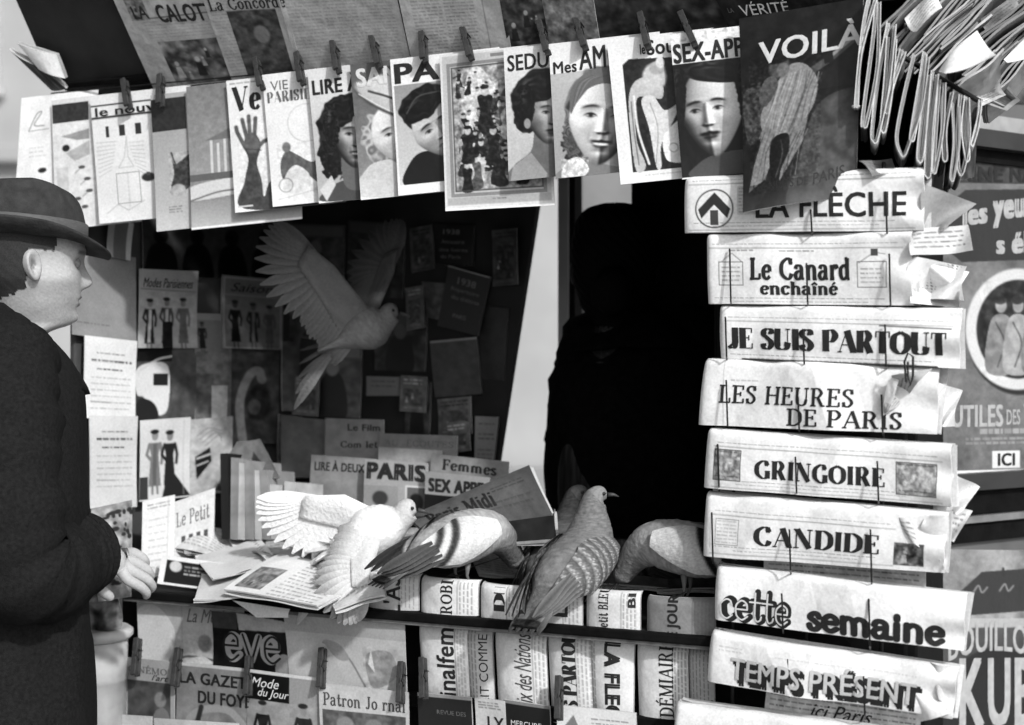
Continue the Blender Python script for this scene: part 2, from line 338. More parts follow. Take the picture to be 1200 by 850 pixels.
    def lady(s, x, y, h, v=.25, skin=.75, coat=None):              # standing fashion-plate figure, feet at y
        u = h/8.
        s.poly([(x-u*.75, y-u*6.3), (x+u*.75, y-u*6.3), (x+u*.5, y-u*4.8), (x+u*.8, y-u*.9), (x-u*.8, y-u*.9), (x-u*.5, y-u*4.8)], v)
        s.line([(x-u*.7, y-u*6.2), (x-u*1.05, y-u*4.9), (x-u*.5, y-u*4.2)], u*.38, v); s.line([(x+u*.7, y-u*6.2), (x+u*1., y-u*4.8), (x+u*.9, y-u*3.7)], u*.38, v)
        s.line([(x-.3*u, y-u), (x-.3*u, y)], u*.3, skin*.8); s.line([(x+.3*u, y-u), (x+.35*u, y)], u*.3, skin*.8)
        s.ell(x, y-u*7.2, u*.42, u*.6, skin); s.ell(x-.05*u, y-u*7.7, u*.55, u*.3, .15)
        if coat is not None: s.poly([(x-u*.2, y-u*6.2), (x+u*.3, y-u*6.2), (x+u*.2, y-u*1), (x-u*.3, y-u*1)], coat)
        return s
    def hair(s, cx, cy, rx, ry, v, wave=.1, rot=0, k=9, al=1.):
        c, q = math.cos(R(rot)), math.sin(R(rot)); dx, dy = s.X-cx, s.Y-cy; x = (dx*c+dy*q)/rx; y = (-dx*q+dy*c)/ry
        th = np.arctan2(y, x); n = s._vn(max(3., rx*.22), .7)-.5; d = np.hypot(x, y)+wave*n*1.6
        st = np.sin(d*15+th*2.2+n*5); tone = v+(.05+.22*v)*st*np.clip(d*1.2, 0, 1)+.1*n+.16*np.exp(-((x+.3)/.25)**2-((y+.45)/.3)**2)*(.5+.5*st)
        return s.blend(np.clip((1.03-d)/.07, 0, 1)*al, np.clip(tone, .03, 1))
    def face(s, cx, cy, sc, yaw=0, rot=0, skin=.82, dark=.35, ld=1, hs=1.34, lips=.5, smile=0, brow=.5):
        """printed portrait: a small height field of a face, lit from one side, then tinted"""
        c, q = math.cos(R(rot)), math.sin(R(rot)); dx, dy = (s.X-cx)/sc, (s.Y-cy)/sc; x = dx*c+dy*q; y = -dx*q+dy*c
        xx = (x-.10*yaw*np.clip(y, 0, 1))/(1-.27*np.clip(y-.1, 0, 1.4)**1.2); r2 = xx**2+(y/hs)**2; m = np.clip((1-np.sqrt(r2))/.06, 0, 1)
        fx = 1-.22*abs(yaw); xf = x-.42*yaw*(1-.25*np.clip(y-.6, 0, 1))
        G = lambda a, b, sx, sy: np.exp(-((xf-a*fx)/sx)**2-((y-b)/sy)**2)
        h = .95*np.sqrt(np.clip(1.08-r2, .02, 2))
        nr = np.clip((y+.25)/.62, 0, 1)*np.where(y < .38, 1, np.exp(-((y-.38)/.06)**2)); h = h+(.06+.17*nr)*np.exp(-((xf)/(.075+.07*nr))**2)*(y > -.3)
        for d in (-1, 1): h = h-.15*G(d*.40, -.12, .26*fx, .15)+.06*G(d*.40, -.11, .13*fx, .07)+.05*G(d*.42, -.38, .28, .07)+.07*G(d*.58, .26, .26, .22)+.05*G(d*.13, .39, .06, .05)-.012*G(d*.36, .6, .06, .12)*(1+smile)
        h = h+.05*G(0, .655, .22, .06)+.06*G(0, .82, .18, .07)-.03*G(0, .73, .26, .03)-.04*G(0, .96, .2, .06)+.07*G(0, 1.1, .24, .15)
        gy, gx = np.gradient(h, 1./(sc*s.ss)); gx = gx*.62; gy = gy*.55; L = np.array([ld*.5, -.42, .75]); L = L/np.linalg.norm(L)
        nx, ny = -(gx*c-gy*q*0)*1.0, -gy; k = np.sqrt(nx**2+ny**2+1); lam = np.clip((nx*L[0]+ny*L[1]+L[2])/k, 0, 1)
        amb = .62-dark*.75; tone = skin*(amb+(1.08-amb)*lam**1.1)
        for d in (-1, 1):
            e = G(d*.40, -.085, .165*fx, .06); tone = tone*(1-e*.25)+e*.25*.8
            tone = tone*(1-.85*np.clip(1.25*G(d*.40+.06*yaw, -.085, .07*fx, .062), 0, 1))
            lid = np.exp(-((y+.135-1.6*(xf-d*.40*fx)**2)/.028)**2)*np.exp(-((xf-d*.40*fx)/(.19*fx))**4); tone = tone*(1-.85*lid)
            low = np.exp(-((y+.035+1.0*(xf-d*.40*fx)**2)/.02)**2)*np.exp(-((xf-d*.40*fx)/(.16*fx))**4); tone = tone*(1-.35*low)
            yb = y+.36-.5*np.abs(xf-d*.36*fx)**1.7-.05*d*(xf-d*.42*fx); tone = tone*(1-np.clip(brow*1.35, 0, .95)*np.exp(-((xf-d*.42*fx)/(.25*fx))**4-(yb/.042)**2))
            tone = tone*(1-.6*G(d*.085, .425, .045, .028))
        lip = np.clip(1.3*np.exp(-((xf)/(.30))**4)*np.exp(-((y-.675-(.10-.35*smile)*xf**2+.03*np.exp(-(xf/.05)**2))/.05)**2), 0, 1); lip2 = np.clip(1.3*np.exp(-((xf)/.23)**4-((y-.80+(.35+.3*smile)*xf**2)/.055)**2), 0, 1)
        tone = tone*(1-lips*1.25*lip)*(1-lips*.95*lip2)*(1-.5*np.exp(-((xf)/.27)**4-((y-.735+(.3*smile)*xf**2)/.02)**2))
        if smile: t_ = np.clip(1.4*np.exp(-((xf)/.22)**4-((y-.735+.3*xf**2)/.035)**2), 0, 1); tone = tone*(1-t_)+t_*(.55+.45*smile)
        return s.blend(m, np.clip(tone, .03, 1))
    def out(s):
        return np.clip(s.a.reshape(s.H, s.ss, s.W, s.ss).mean(axis=(1, 3)), 0, 1)
WHITE_ALB = .85
class Surf:
    def __init__(s, TL, TR, BR, BL, bulge, W, H):
        s.c = [V(p) for p in (TL, TR, BR, BL)]; s.n = (s.c[2]-s.c[0]).cross(s.c[1]-s.c[3]).normalized(); s.b = bulge; s.W, s.H = W, H
        mid = sum(s.c, V())/4
        if s.n.dot(V((0, 0, CAMZ))-mid) < 0: s.n = -s.n
        s.A = np.array([list(p) for p in s.c]); s.N = np.array(list(s.n))
    def P(s, u, v, off=0.):
        u = np.asarray(u, float); v = np.asarray(v, float); A = s.A
        p = (A[0]*((1-u)*(1-v))[..., None]+A[1]*(u*(1-v))[..., None]+A[2]*(u*v)[..., None]+A[3]*((1-u)*v)[..., None])
        b = s.b(u, v)+off if s.b is not None else np.zeros_like(u)+off
        return p+np.asarray(b)[..., None]*s.N
def sheet(name, surf, art, m, parent, thick=.003, edge=.7, back=.55):
    H, W = art.shape; u, v = np.meshgrid(np.linspace(0, 1, W), np.linspace(0, 1, H))
    P = surf.P(u, v).reshape(-1, 3); idx = np.arange(W*H).reshape(H, W)
    F = np.stack([idx[:-1, :-1], idx[1:, :-1], idx[1:, 1:], idx[:-1, 1:]], -1).reshape(-1, 4)
    c = srgb(art).ravel()*WHITE_ALB
    bu, bv = 14, 14                                    # back: coarse grid
    u2, v2 = np.meshgrid(np.linspace(0, 1, bu), np.linspace(0, 1, bv)); B = surf.P(u2, v2, -thick).reshape(-1, 3)
    bi = np.arange(bu*bv).reshape(bv, bu)+len(P); FB = np.stack([bi[:-1, :-1], bi[:-1, 1:], bi[1:, 1:], bi[1:, :-1]], -1).reshape(-1, 4)
    t = np.linspace(0, 1, 60); z = np.zeros_like(t)    # rim
    bu_ = np.concatenate([t, z+1, t[::-1], z]); bv_ = np.concatenate([z, t, z+1, t[::-1]])
    E1 = surf.P(bu_, bv_); E2 = surf.P(bu_, bv_, -thick); n0 = len(P)+len(B); k = len(bu_)
    FE = np.array([(n0+i, n0+(i+1) % k, n0+k+(i+1) % k, n0+k+i) for i in range(k)])
    vs = np.concatenate([P, B, E1, E2]); fs = np.concatenate([F, FB, FE])
    cc = np.concatenate([c, np.full(len(B), srgb(back)*WHITE_ALB), np.full(2*k, srgb(edge)*WHITE_ALB)])
    o = part(name, vs, fs, m, parent, True, cc); return o
def letter(surf, s, box, style='sans', m=None, rot=0, arc=0., parent=None, name='title_lettering', off=.0006, slant=0.):
    vs, fs = glyphs(s, style)
    if len(vs) == 0: return
    bm = bmesh.new(); q = [bm.verts.new((a[0], a[1], a[2] if len(a) > 2 else 0)) for a in vs]
    for f in fs:
        try: bm.faces.new([q[i] for i in f])
        except ValueError: pass
    x0, y0 = vs.min(0)[:2]; x1, y1 = vs.max(0)[:2]
    for k in range(1, 9):
        bmesh.ops.bisect_plane(bm, geom=bm.verts[:]+bm.edges[:]+bm.faces[:], plane_co=(0, y0+(y1-y0)*k/9, 0), plane_no=(0, 1, 0))
    nx = max(2, int(len(s)*1.5))
    for k in range(1, nx):
        bmesh.ops.bisect_plane(bm, geom=bm.verts[:]+bm.edges[:]+bm.faces[:], plane_co=(x0+(x1-x0)*k/nx, 0, 0), plane_no=(1, 0, 0))
    bm.verts.index_update(); A = np.array([list(a.co) for a in bm.verts]); F = [[a.index for a in f.verts] for f in bm.faces]; bm.free()
    a = (A[:, 0]-x0)/(x1-x0); b = (y1-A[:, 1])/(y1-y0)
    bx0, by0, bx1, by1 = box
    if rot == 90: X = bx0+b*(bx1-bx0); Y = by1-a*(by1-by0)      # reads upwards
    elif rot == -90: X = bx1-b*(bx1-bx0); Y = by0+a*(by1-by0)   # reads downwards
    else: X = bx0+a*(bx1-bx0); Y = by0+b*(by1-by0)+arc*(2*a-1)**2+slant*a
    return part(name, surf.P(X/surf.W, Y/surf.H, off+A[:, 2]), F, m or INK, parent)
def hang(amp=.004, curl=.008, lean=0.):
    ph = random.uniform(0, 6)
    return lambda u, v: amp*np.sin(u*3.1+ph)*np.sin(v*2.6+.3)+curl*(v**3)*np.cos(u*1.5-.6)+lean*v
def paper(name, cat, label, quad, planes, paint, texts=(), group=None, W=None, H=None, thick=.003, bulge=None, m=None, bg=.97, offs=0., edge=.75, sheetname='cover', pages=0):
    if not isinstance(planes, (list, tuple)): planes = [planes]*4
    if not isinstance(offs, (list, tuple)): offs = [offs]*4
    c = [pl.hit(p[0], p[1], o) if isinstance(pl, Plane) else at(p[0], p[1], pl) for p, pl, o in zip(quad, planes, offs)]
    D = lambda a, b: math.hypot(a[0]-b[0], a[1]-b[1])
    W = int(W or (D(quad[0], quad[1])+D(quad[3], quad[2]))/2); H = int(H or (D(quad[0], quad[3])+D(quad[1], quad[2]))/2)
    su = Surf(*c, bulge, W, H); cv = Cv(W, H, bg)
    if paint: paint(cv)
    t = thing(name, label, cat, (c[2]+c[3])/2, group)
    sheet(sheetname, su, cv.out(), m or GLOSS, t, thick, edge)
    for x in texts:
        kw = dict(x[3]) if len(x) > 3 else {}
        letter(su, x[0], x[1], x[2], parent=t, **kw)
    for k in range(pages):                            # inner pages that have slipped a little out of the block
        j = [random.uniform(-.012, .02) for _ in range(6)]; o = -thick-.0015-.0022*k
        f = su.b or (lambda u, v: 0*u)
        ps = [V(su.P(np.array(u), np.array(v), o)) for u, v in ((j[0], j[1]), (1+abs(j[2])*1.3, j[1]), (1+abs(j[3])*1.3, 1-j[4]), (j[0], 1-j[5]))]
        s2 = Surf(*ps, lambda u, v: .0015*np.sin(u*9+v*3), 30, 14); s2.n = su.n; s2.N = su.N
        sheet('page', s2, Cv(30, 14, random.uniform(.8, .97)).out(), PRINT, t, .0009, .85)
    t['_s'] = 0; del t['_s']
    return t, su
# ------------------------------------------------------------------ the setting
def struct(name, mb, m):
    o = mb.build(name, m); o['kind'] = 'structure'; return o
STONE = mat('pale_pavement', .3, .85, 3, .25, .3, 60); ASPH = mat('paved_street', .3, .9, 30, .4, .4, 200); FAC = mat('pale_stone_facade', .35, .85, 1.2, .12, .2, 20)
struct('road', MB().box((0, 30, -.17), (60, 0, 0), (0, 60, 0), (0, 0, .05)), ASPH)
struct('pavement', MB().box((0, 1.5, -.06), (40, 0, 0), (0, 5.5, 0), (0, 0, .06)), STONE)
k_ = MB()
for i in range(40): k_.box((-19.5+i, 7.1, -.06), (.494, 0, 0), (0, .095, 0), (0, 0, .066), .012)
struct('kerb', k_, mat('kerb_stone', .36, .8, 8, .25, .2))
struct('far_pavement', MB().box((0, 16.5, -.06), (40, 0, 0), (0, 2.5, 0), (0, 0, .06)), STONE)
bld = thing('apartment_building', 'pale stone street facade with tall windows across the road behind the stall', 'building', (0, 18.5, 0))
MB().box((0, 20.1, 8), (26, 0, 0), (0, 1, 0), (0, 0, 8)).build('wall', FAC, bld)
MB().box((0, 19.02, 4.2), (26, 0, 0), (0, .16, 0), (0, 0, .12), .03).build('cornice', FAC, bld)
GLASSD = mat('window_glass', .05, .15, 3, .5); FRM = mat('window_frame_paint', .5, .6, 8, .15)
first = None
for fl, z in enumerate((2.0, 6.2, 9.8)):
    for i in range(8):
        x = -13.9+i*3.2
        if first is None:
            fr = MB(); H_ = 1.1
            fr.box((x-.58, 19.05, z), (.06, 0, 0), (0, .08, 0), (0, 0, H_)).box((x+.58, 19.05, z), (.06, 0, 0), (0, .08, 0), (0, 0, H_)).box((x, 19.05, z+H_+.06), (.64, 0, 0), (0, .08, 0), (0, 0, .06)).box((x, 19.05, z-H_-.06), (.7, 0, 0), (0, .12, 0), (0, 0, .06)).box((x, 19.06, z), (.03, 0, 0), (0, .05, 0), (0, 0, H_))
            o = fr.build('window', FRM, bld); p = MB().box((x, 19.09, z), (.52, 0, 0), (0, .01, 0), (0, 0, H_)).build('pane', GLASSD, o)
            first = (o, p, x, z)
        else:
            o = first[0].copy(); COL.objects.link(o); o.location = (x-first[2], 0, z-first[3])
            p = first[1].copy(); COL.objects.link(p); p.parent = o
# ------------------------------------------------------------------ the kiosk
def fp(px, z, off=0.): p = FRONT.hit(px, 425, off); p.z = z; return p
def bp(px, z, off=0.): p = BACKP.hit(px, 425, off); p.z = z; return p
UP = V((0, 0, 1)); DX = _d; NO = FRONT.n
kio = thing('newspaper_kiosk', 'dark wooden street news kiosk with raised flap and open counter', 'kiosk', fp(600, 0, -.3))
def wallbox(name, a, b, z0, z1, th, m, parent, nrm=None, bev=.004):   # vertical board between two ground points
    a, b = V((a.x, a.y, 0)), V((b.x, b.y, 0)); t = (b-a); n = nrm or V((-t.y, t.x, 0)).normalized()
    return MB().box((a+b)/2+UP*(z0+z1)/2, t/2, n*th/2, UP*(z1-z0)/2, bev).build(name, m, parent)
def lp(px, z, off=0.): p = LEFTP.hit(px, 425, off); p.z = z; return p
HZ = HINGE.z+.012
wallbox('front_panel', fp(148, 0, -.035), fp(1085, 0, -.035), .08, .955, .03, WOODBLACK, kio)
wallbox('plinth', fp(140, 0, -.02), fp(1090, 0, -.02), 0, .1, .06, WOODBLACK, kio)
INC_F = V((0, 0, .985)); _p0 = fp(600, .985, .035); _p1 = fp(600, 1.075, -.42)
INCL = Plane(_p0, DX.cross(_p1-_p0) if DX.cross(_p1-_p0).z > 0 else -DX.cross(_p1-_p0))
cA, cB = fp(150, .985, .03), fp(1000, .985, .03); cb = (_p1-_p0)
MB().box((cA+cB)/2+cb*.5-INCL.n*.014, (cB-cA)/2, cb*.5, INCL.n*.012, .003).build('counter_board', WOODDARK, kio)
r0, r1 = fp(146, .978, .05), fp(1000, .978, .05)
MB().box((r0+r1)/2, (r1-r0)/2, NO*.009, UP*.0075, .003).build('rail', WOODBLACK, kio)
MB().box((r0+r1)/2-UP*.011-NO*.003, (r1-r0)/2, NO*.007, UP*.0032, .001).build('rail_strip', mat('worn_grey_strip', .12, .5, 60, .5), kio)
l0, l1 = fp(146, .83, .028), fp(1000, .83, .028)
MB().box((l0+l1)/2, (l1-l0)/2, NO*.008, UP*.012, .003).build('lower_rail', WOODBLACK, kio)
wallbox('left_wing', lp(84, 0, -.014), lp(352, 0, -.014), .1, HZ-.02, .016, mat('brown_wing_board', .05, .8, 12, .5), kio)
# back board with its slanted free edge
P4 = [BACKP.hit(*q) for q in ((280, 150), (643, 150), (568, 640), (280, 640))]
MB().loft([P4, [p-NO*.02 for p in P4]]).build('back_board', mat('black_display_board', .02, .7, 5, .7, spec=.2), kio)  # its black is lifted a little to suggest reflected haze
wallbox('rear_wall', bp(742, 0, -.1), bp(1085, 0, -.1), 0, HZ, .03, WOODBLACK, kio)
wallbox('right_panel', fp(843, 0, -.06), fp(1064, 0, -.06), .95, HZ+.3, .03, WOODBLACK, kio)
wallbox('inner_partition', fp(848, 0, -.08), bp(846, 0, -.1), 0, HZ, .03, WOODBLACK, kio)
wallbox('side_return', fp(1064, 0, -.06), SIDE.hit(1096, 425), 0, HZ+.3, .03, WOODBLACK, kio)
wallbox('door_frame', bp(671, 0, -.12), bp(678, 0, -.12), 0, HZ, .05, WOODBLACK, kio)
wallbox('door_jamb', bp(657, 0, -.16), bp(670, 0, -.16), 0, HZ, .04, mat('grey_door_paint', .42, .5, 10, .15), kio)
wallbox('open_door', bp(678, 0, -.6), bp(760, 0, -.75), .02, HZ, .035, mat('grey_door_leaf', .2, .5, 6, .2), kio)
# roof slab and raised flap
ra, rb_, rc, rd = fp(62, HZ, -.005), fp(1095, HZ, -.005), bp(1095, HZ, -.3), bp(250, HZ, -.3)
MB().loft([[ra, rb_, rc, rd], [p+UP*.05 for p in (ra, rb_, rc, rd)]]).build('roof', WOODBLACK, kio)
fu = (_o*math.cos(R(55))+UP*math.sin(R(55)))     # up the flap
fa, fb = fp(62, HINGE.z, .0), fp(1020, HINGE.z, .0)
fa.z = fb.z = HINGE.z
MB().box((fa+fb)/2+fu*.36-FLAPN*.014, (fb-fa)/2, fu*.36, FLAPN*.009, .003).build('flap', mat('dark_flap_board', .02, .7, 10, .5, .1, spec=.15), kio)
MB().box((fa+fb)/2+fu*.008-FLAPN*.001, (fb-fa)/2, fu*.006, FLAPN*.005, .002).build('flap_batten', WOODBLACK, kio)
wr = MB().tube([fp(60, HINGE.z-.008, .012), fp(500, HINGE.z-.013, .012), fp(1015, HINGE.z-.008, .012)], .0014, 6).build('hanging_wire', WIRE)
tag(wr, 'long thin dark wire the row of magazines hangs from', 'wire')
# poster facet on the right
pk = thing('poster_kiosk', 'blurred side facet of the kiosk with dark mouldings around two posters', 'kiosk', SIDE.hit(1160, 425)*1)
pk.location.z = 0
def sp(px, y, off=0.): return SIDE.hit(px, y, off)
def sband(name, y0, y1, th, m):
    a, b, c, d = sp(1086, y0), sp(1290, y0+ (0 if y0 > 425 else 0)), sp(1290, y1), sp(1086, y1)
    z0, z1 = d.z, a.z; b.z = z1; c.z = z0
    q = [a, b, c, d]; return MB().loft([[p+SIDE.n*th for p in q], [p-SIDE.n*.02 for p in q]]).build(name, m, pk)
GP = mat('dark_green_grey_paint', .03, .4, 8, .4); LP_ = mat('pale_enamel_strip', .62, .4, 8, .15); MG = mat('mid_grey_paint', .11, .45, 6, .35)
sband('upper_panel', -60, 126, .0, MG); sband('light_moulding', 127, 146, .02, mat('pale_moulding_paint', .3, .4, 20, .3)); sband('dark_moulding', 147, 168, .035, GP); sband('dark_ledge', 169, 184, .012, WOODBLACK)  # topmost moulding paler than the bands below it
sband('poster_panel', 185, 556, .0, mat('panel_paint', .16, .5, 6, .3)); sband('lower_moulding', 557, 577, .03, GP); sband('lower_ledge', 578, 607, .012, WOODBLACK)
sband('pale_line', 608, 616, .022, mat('worn_line', .16, .5, 20, .4)); sband('base_moulding', 617, 640, .012, WOODBLACK); sband('base_panel', 641, 1300, .0, MG)
# ------------------------------------------------------------------ magazines clipped along the awning
MI = 0
MG_GROUP = 'magazines clipped along the awning'
def mag(label, TL, BL, W, paint, texts, dT=-.115, dB=-.105, front=.034, rear=.004, bulge=None, th=.002):
    global MI
    MI += 1; front += MI*.0006; rear += MI*.0006
    TR = (TL[0]+W, TL[1]+W*dT); BR = (BL[0]+W, BL[1]+W*dB)
    return paper('magazine', 'magazine', label, (TL, TR, BR, BL), FRONT, paint, texts, MG_GROUP, offs=[front, rear, rear+.004, front+.006], bulge=bulge or (lambda u, v: .003*np.sin(u*3.1)*np.sin(v*2.6+.3)+.005*v**3*(1-u)), thick=th)
def a1(c):
    c.curve([(12, 40), (20, 22), (26, 20), (18, 34), (30, 36)], 1.2, .35); c.line([(12, 41), (36, 40)], 1, .5); c.text(14, 60, 34, 74, 5, .6, .5); c.ell(31, 88, 5, 3, .15); c.nz(0, 0, 90, 130, .03, 8)
def a2(c):
    c.rect(0, 0, 100, 150, .9); c.rect(1, 6, 44, 28, .2); c.nz(1, 6, 44, 28, .06, 3); c.poly([(10, 44), (44, 38), (44, 50), (30, 50)], .6)
    c.ell(16, 58, 4.5, 4, .12); c.poly([(16, 64), (44, 52), (44, 68), (26, 74)], .72); c.rect(4, 80, 18, 112, .82)
    for x, y in ((34, 82), (40, 96), (28, 118), (36, 128), (42, 110)): c.ell(x, y, 4, 2, .3); c.line([(x, y), (x-8, y+6)], 1, .4)
    c.nz(0, 30, 100, 150, .06, 5)
def a3(c):
    c.rect(0, 0, 118, 150, .93); c.rect(0, 12, 118, 14, .2); c.rect(0, 26, 118, 28.5, .15)
    for x in (16, 32, 51): c.rect(x, 38, x+(4 if x < 20 else 7), 51, .2)
    for i in range(9): c.line([(4, 56+i*5), (28-i, 57+i*4)], .7, .62)
    for i in range(9): c.line([(60, 60+i*5), (42+i, 60+i*4)], .7, .62)
    c.line([(40, 52), (36, 76), (28, 88), (46, 88), (40, 76), (40, 52)], .8, .6); c.frame(24, 94, 52, 130, 1, .6); c.line([(38, 94), (38, 134)], .8, .65)
    c.line([(10, 140), (24, 130), (36, 138), (56, 128)], .8, .6); c.ell(62, 102, 8, 5, .18); c.rect(60, 96, 64, 100, .3); c.ell(90, 60, 18, 24, .5)
def a4(c):
    c.rect(0, 0, 120, 160, .72); c.grad(0, 44, 120, 160, .66, .8); c.rect(0, 6, 42, 44, .18); c.nz(0, 6, 42, 44, .05, 3)
    c.blob([(22, 75), (25, 84), (34, 80), (44, 76), (44, 108), (30, 116), (20, 110), (24, 95)], .25); c.ell(28, 114, 9, 7, .7); c.line([(22, 70), (26, 84)], 2, .2); c.nz(18, 70, 60, 120, .12, 3); c.text(16, 132, 32, 142, 3, .4)
def a5(c):
    c.rect(0, 0, 128, 165, .58); c.grad(0, 0, 128, 110, .5, .64); c.nz(0, 0, 128, 165, .05, 4)
    for i in range(9): c.rect(26+i*8, 66+(4 if i % 2 else 0), 29+i*8, 104, .85)
    c.poly([(20, 66), (60, 50), (110, 66)], .45); c.rect(0, 104, 128, 112, .4); c.blob([(0, 118), (50, 112), (90, 120), (128, 112), (128, 128), (70, 130), (0, 134)], .88)
    c.curve([(0, 134), (40, 126), (90, 128), (128, 124)], 2, .4); c.grad(0, 136, 128, 165, .62, .74)
def a6(c):
    c.rect(0, 0, 128, 155, .95); c.text(4, 4, 60, 7, 4, .4)
    c.blob([(12, 152), (14, 120), (20, 96), (16, 80), (20, 66), (30, 66), (36, 80), (30, 100), (34, 120), (36, 140), (52, 118), (128, 110), (128, 156)], .28)
    for P in (((17, 80), (9, 62), (8, 56)), ((20, 70), (16, 48)), ((24, 68), (24, 45)), ((29, 70), (32, 48)), ((32, 82), (40, 76), (47, 74))): c.line(P, 5, .36)
    c.ell(26, 78, 9, 11, .38); c.nz(8, 44, 60, 155, .08, 4); c.line([(16, 82), (36, 86)], 1, .18); c.rect(4, 148, 22, 150, .8)
def a7(c):
    c.rect(0, 0, 128, 155, .96); c.ring(48, 62, 22, 1, .8)
    c.blob([(14, 104), (22, 92), (34, 98), (50, 108), (66, 104), (70, 128), (58, 134), (40, 120), (22, 126), (14, 122)], .38); c.ell(22, 88, 5, 6, .5); c.blob([(20, 118), (32, 110), (46, 122), (44, 138), (24, 142), (14, 136)], .9); c.ring(18, 132, 8, 1.2, .6); c.nz(10, 84, 80, 150, .1, 4); c.line([(8, 148), (56, 140)], 1, .75)
def a8(c):
    c.rect(0, 0, 128, 155, .9); c.grad(0, 26, 128, 155, .88, .7); c.hair(40, 80, 34, 44, .1, .22, 8, 13); c.hair(24, 106, 18, 26, .1, .25, 0, 13); c.blob([(6, 156), (16, 140), (40, 132), (66, 134), (100, 156)], .3); c.blob([(34, 100), (66, 104), (64, 142), (34, 142)], .42)
    c.face(50, 84, 28, .25, 6, .86, .62, 1, 1.35, .6, .7); c.hair(36, 52, 26, 17, .1, .2, -24, 9); c.hair(22, 74, 10, 30, .1, .2, 8, 9); c.poly([(3, 142), (18, 126), (22, 138), (10, 156)], .85)
def a9(c):
    c.rect(0, 0, 128, 155, .4); c.grad(0, 0, 128, 155, .36, .6); c.hair(44, 90, 36, 38, .6, .16, 0, 11); c.blob([(0, 156), (10, 124), (36, 116), (80, 122), (110, 156)], .84); c.face(46, 88, 27, .3, -14, .9, .3, -1, 1.35, .45)
    c.ell(44, 48, 46, 15, .3, .08, 30); c.ell(43, 46, 44, 13, .78, .08, 30); c.ell(48, 34, 28, 14, .86, .1, 26); c.curve([(20, 34), (44, 44), (74, 60)], 3, .3); c.curve([(8, 36), (40, 58), (84, 80)], 1.5, .9); c.nz(0, 20, 128, 155, .04, 4)
def a10(c):
    c.rect(0, 0, 128, 160, .96); c.rect(3, 32, 125, 150, .7); c.grad(3, 32, 125, 150, .6, .84); c.poly([(3, 60), (60, 110), (60, 150), (3, 150)], .86, .5)
    c.blob([(12, 151), (16, 124), (36, 112), (70, 124), (96, 151)], .1); c.hair(42, 64, 34, 26, .09, .14, -28, 8); c.face(50, 88, 28, .15, -26, .82, .55, -1, 1.3, .4, .3, .8); c.hair(34, 56, 30, 18, .07, .12, -30, 9); c.curve([(16, 66), (30, 48), (56, 44)], 2, .3); c.rect(3, 149, 125, 160, .97); c.rect(0, 30, 3, 160, .97)
def a11(c):
    c.rect(0, 0, 127, 183, .78); c.frame(0, 0, 127, 183, 3, .9); c.frame(8, 12, 119, 170, 4, .55); c.rect(13, 17, 115, 164, .62); c.nz(13, 17, 115, 164, .26, 5)
    c.blob([(34, 24), (50, 22), (70, 60), (90, 120), (60, 110), (40, 90), (28, 60)], .85); c.nz(20, 20, 100, 120, .18, 4)
    for i in range(64):
        y = 40+122*(i/64)**.8; x = random.uniform(20, 108); h = 16+24*(y/165)*random.uniform(.6, 1.1); q = random.choice((.1, .14, .2, .35, .6, .8, .88)); l = random.uniform(-.2, .2)*h
        if 40 < x < 75 and y < 70: q = .8
        c.blob([(x-h*.12+l, y-h*.74), (x+h*.12+l, y-h*.72), (x+h*.1, y-h*.4), (x+h*random.uniform(.1, .3), y), (x-h*random.uniform(.1, .3), y), (x-h*.1, y-h*.4)], q); c.ell(x+l, y-h*.84, h*.085, h*.11, random.choice((.6, .7, .8))); c.ell(x+l, y-h*.92, h*.09, h*.05, .15)
        c.line([(x+l, y-h*.66), (x+random.uniform(-.4, .4)*h, y-h*.5)], h*.07, q)
    for x, y, h in ((52, 92, 52), (30, 130, 44), (60, 134, 46), (28, 164, 36), (92, 158, 40)): c.blob([(x-h*.16, y-h*.74), (x+h*.16, y-h*.72), (x+h*.12, y-h*.4), (x+h*.16, y), (x-h*.18, y), (x-h*.12, y-h*.4)], .1); c.ell(x, y-h*.84, h*.09, h*.11, .75); c.ell(x, y-h*.93, h*.1, h*.05, .1)
    c.nz(13, 17, 115, 164, .16, 3)
    c.frame(13, 17, 115, 164, 1.5, .3); c.rect(4, 171, 123, 179, .7); c.text(56, 173, 72, 176, 4, .4); c.rect(60, 5, 80, 9, .5)
def a12(c):
    c.rect(0, 0, 125, 158, .92); c.grad(0, 28, 125, 158, .88, .74); c.blob([(2, 158), (6, 138), (28, 122), (36, 96), (64, 100), (66, 130), (120, 150), (120, 160)], .42); c.hair(42, 64, 34, 36, .07, .1, 10, 9); c.hair(24, 84, 15, 18, .07, .1, 0, 7)
    c.face(50, 82, 27, .55, 4, .8, .52, 1, 1.3, .6); c.hair(38, 50, 30, 17, .07, .1, -8, 9); c.hair(24, 70, 11, 26, .06, .1, 6, 9); c.ell(25, 90, 4, 6, .6); c.poly([(2, 158), (6, 138), (28, 124), (46, 150), (44, 158)], .6); c.nz(0, 28, 125, 158, .025, 4)
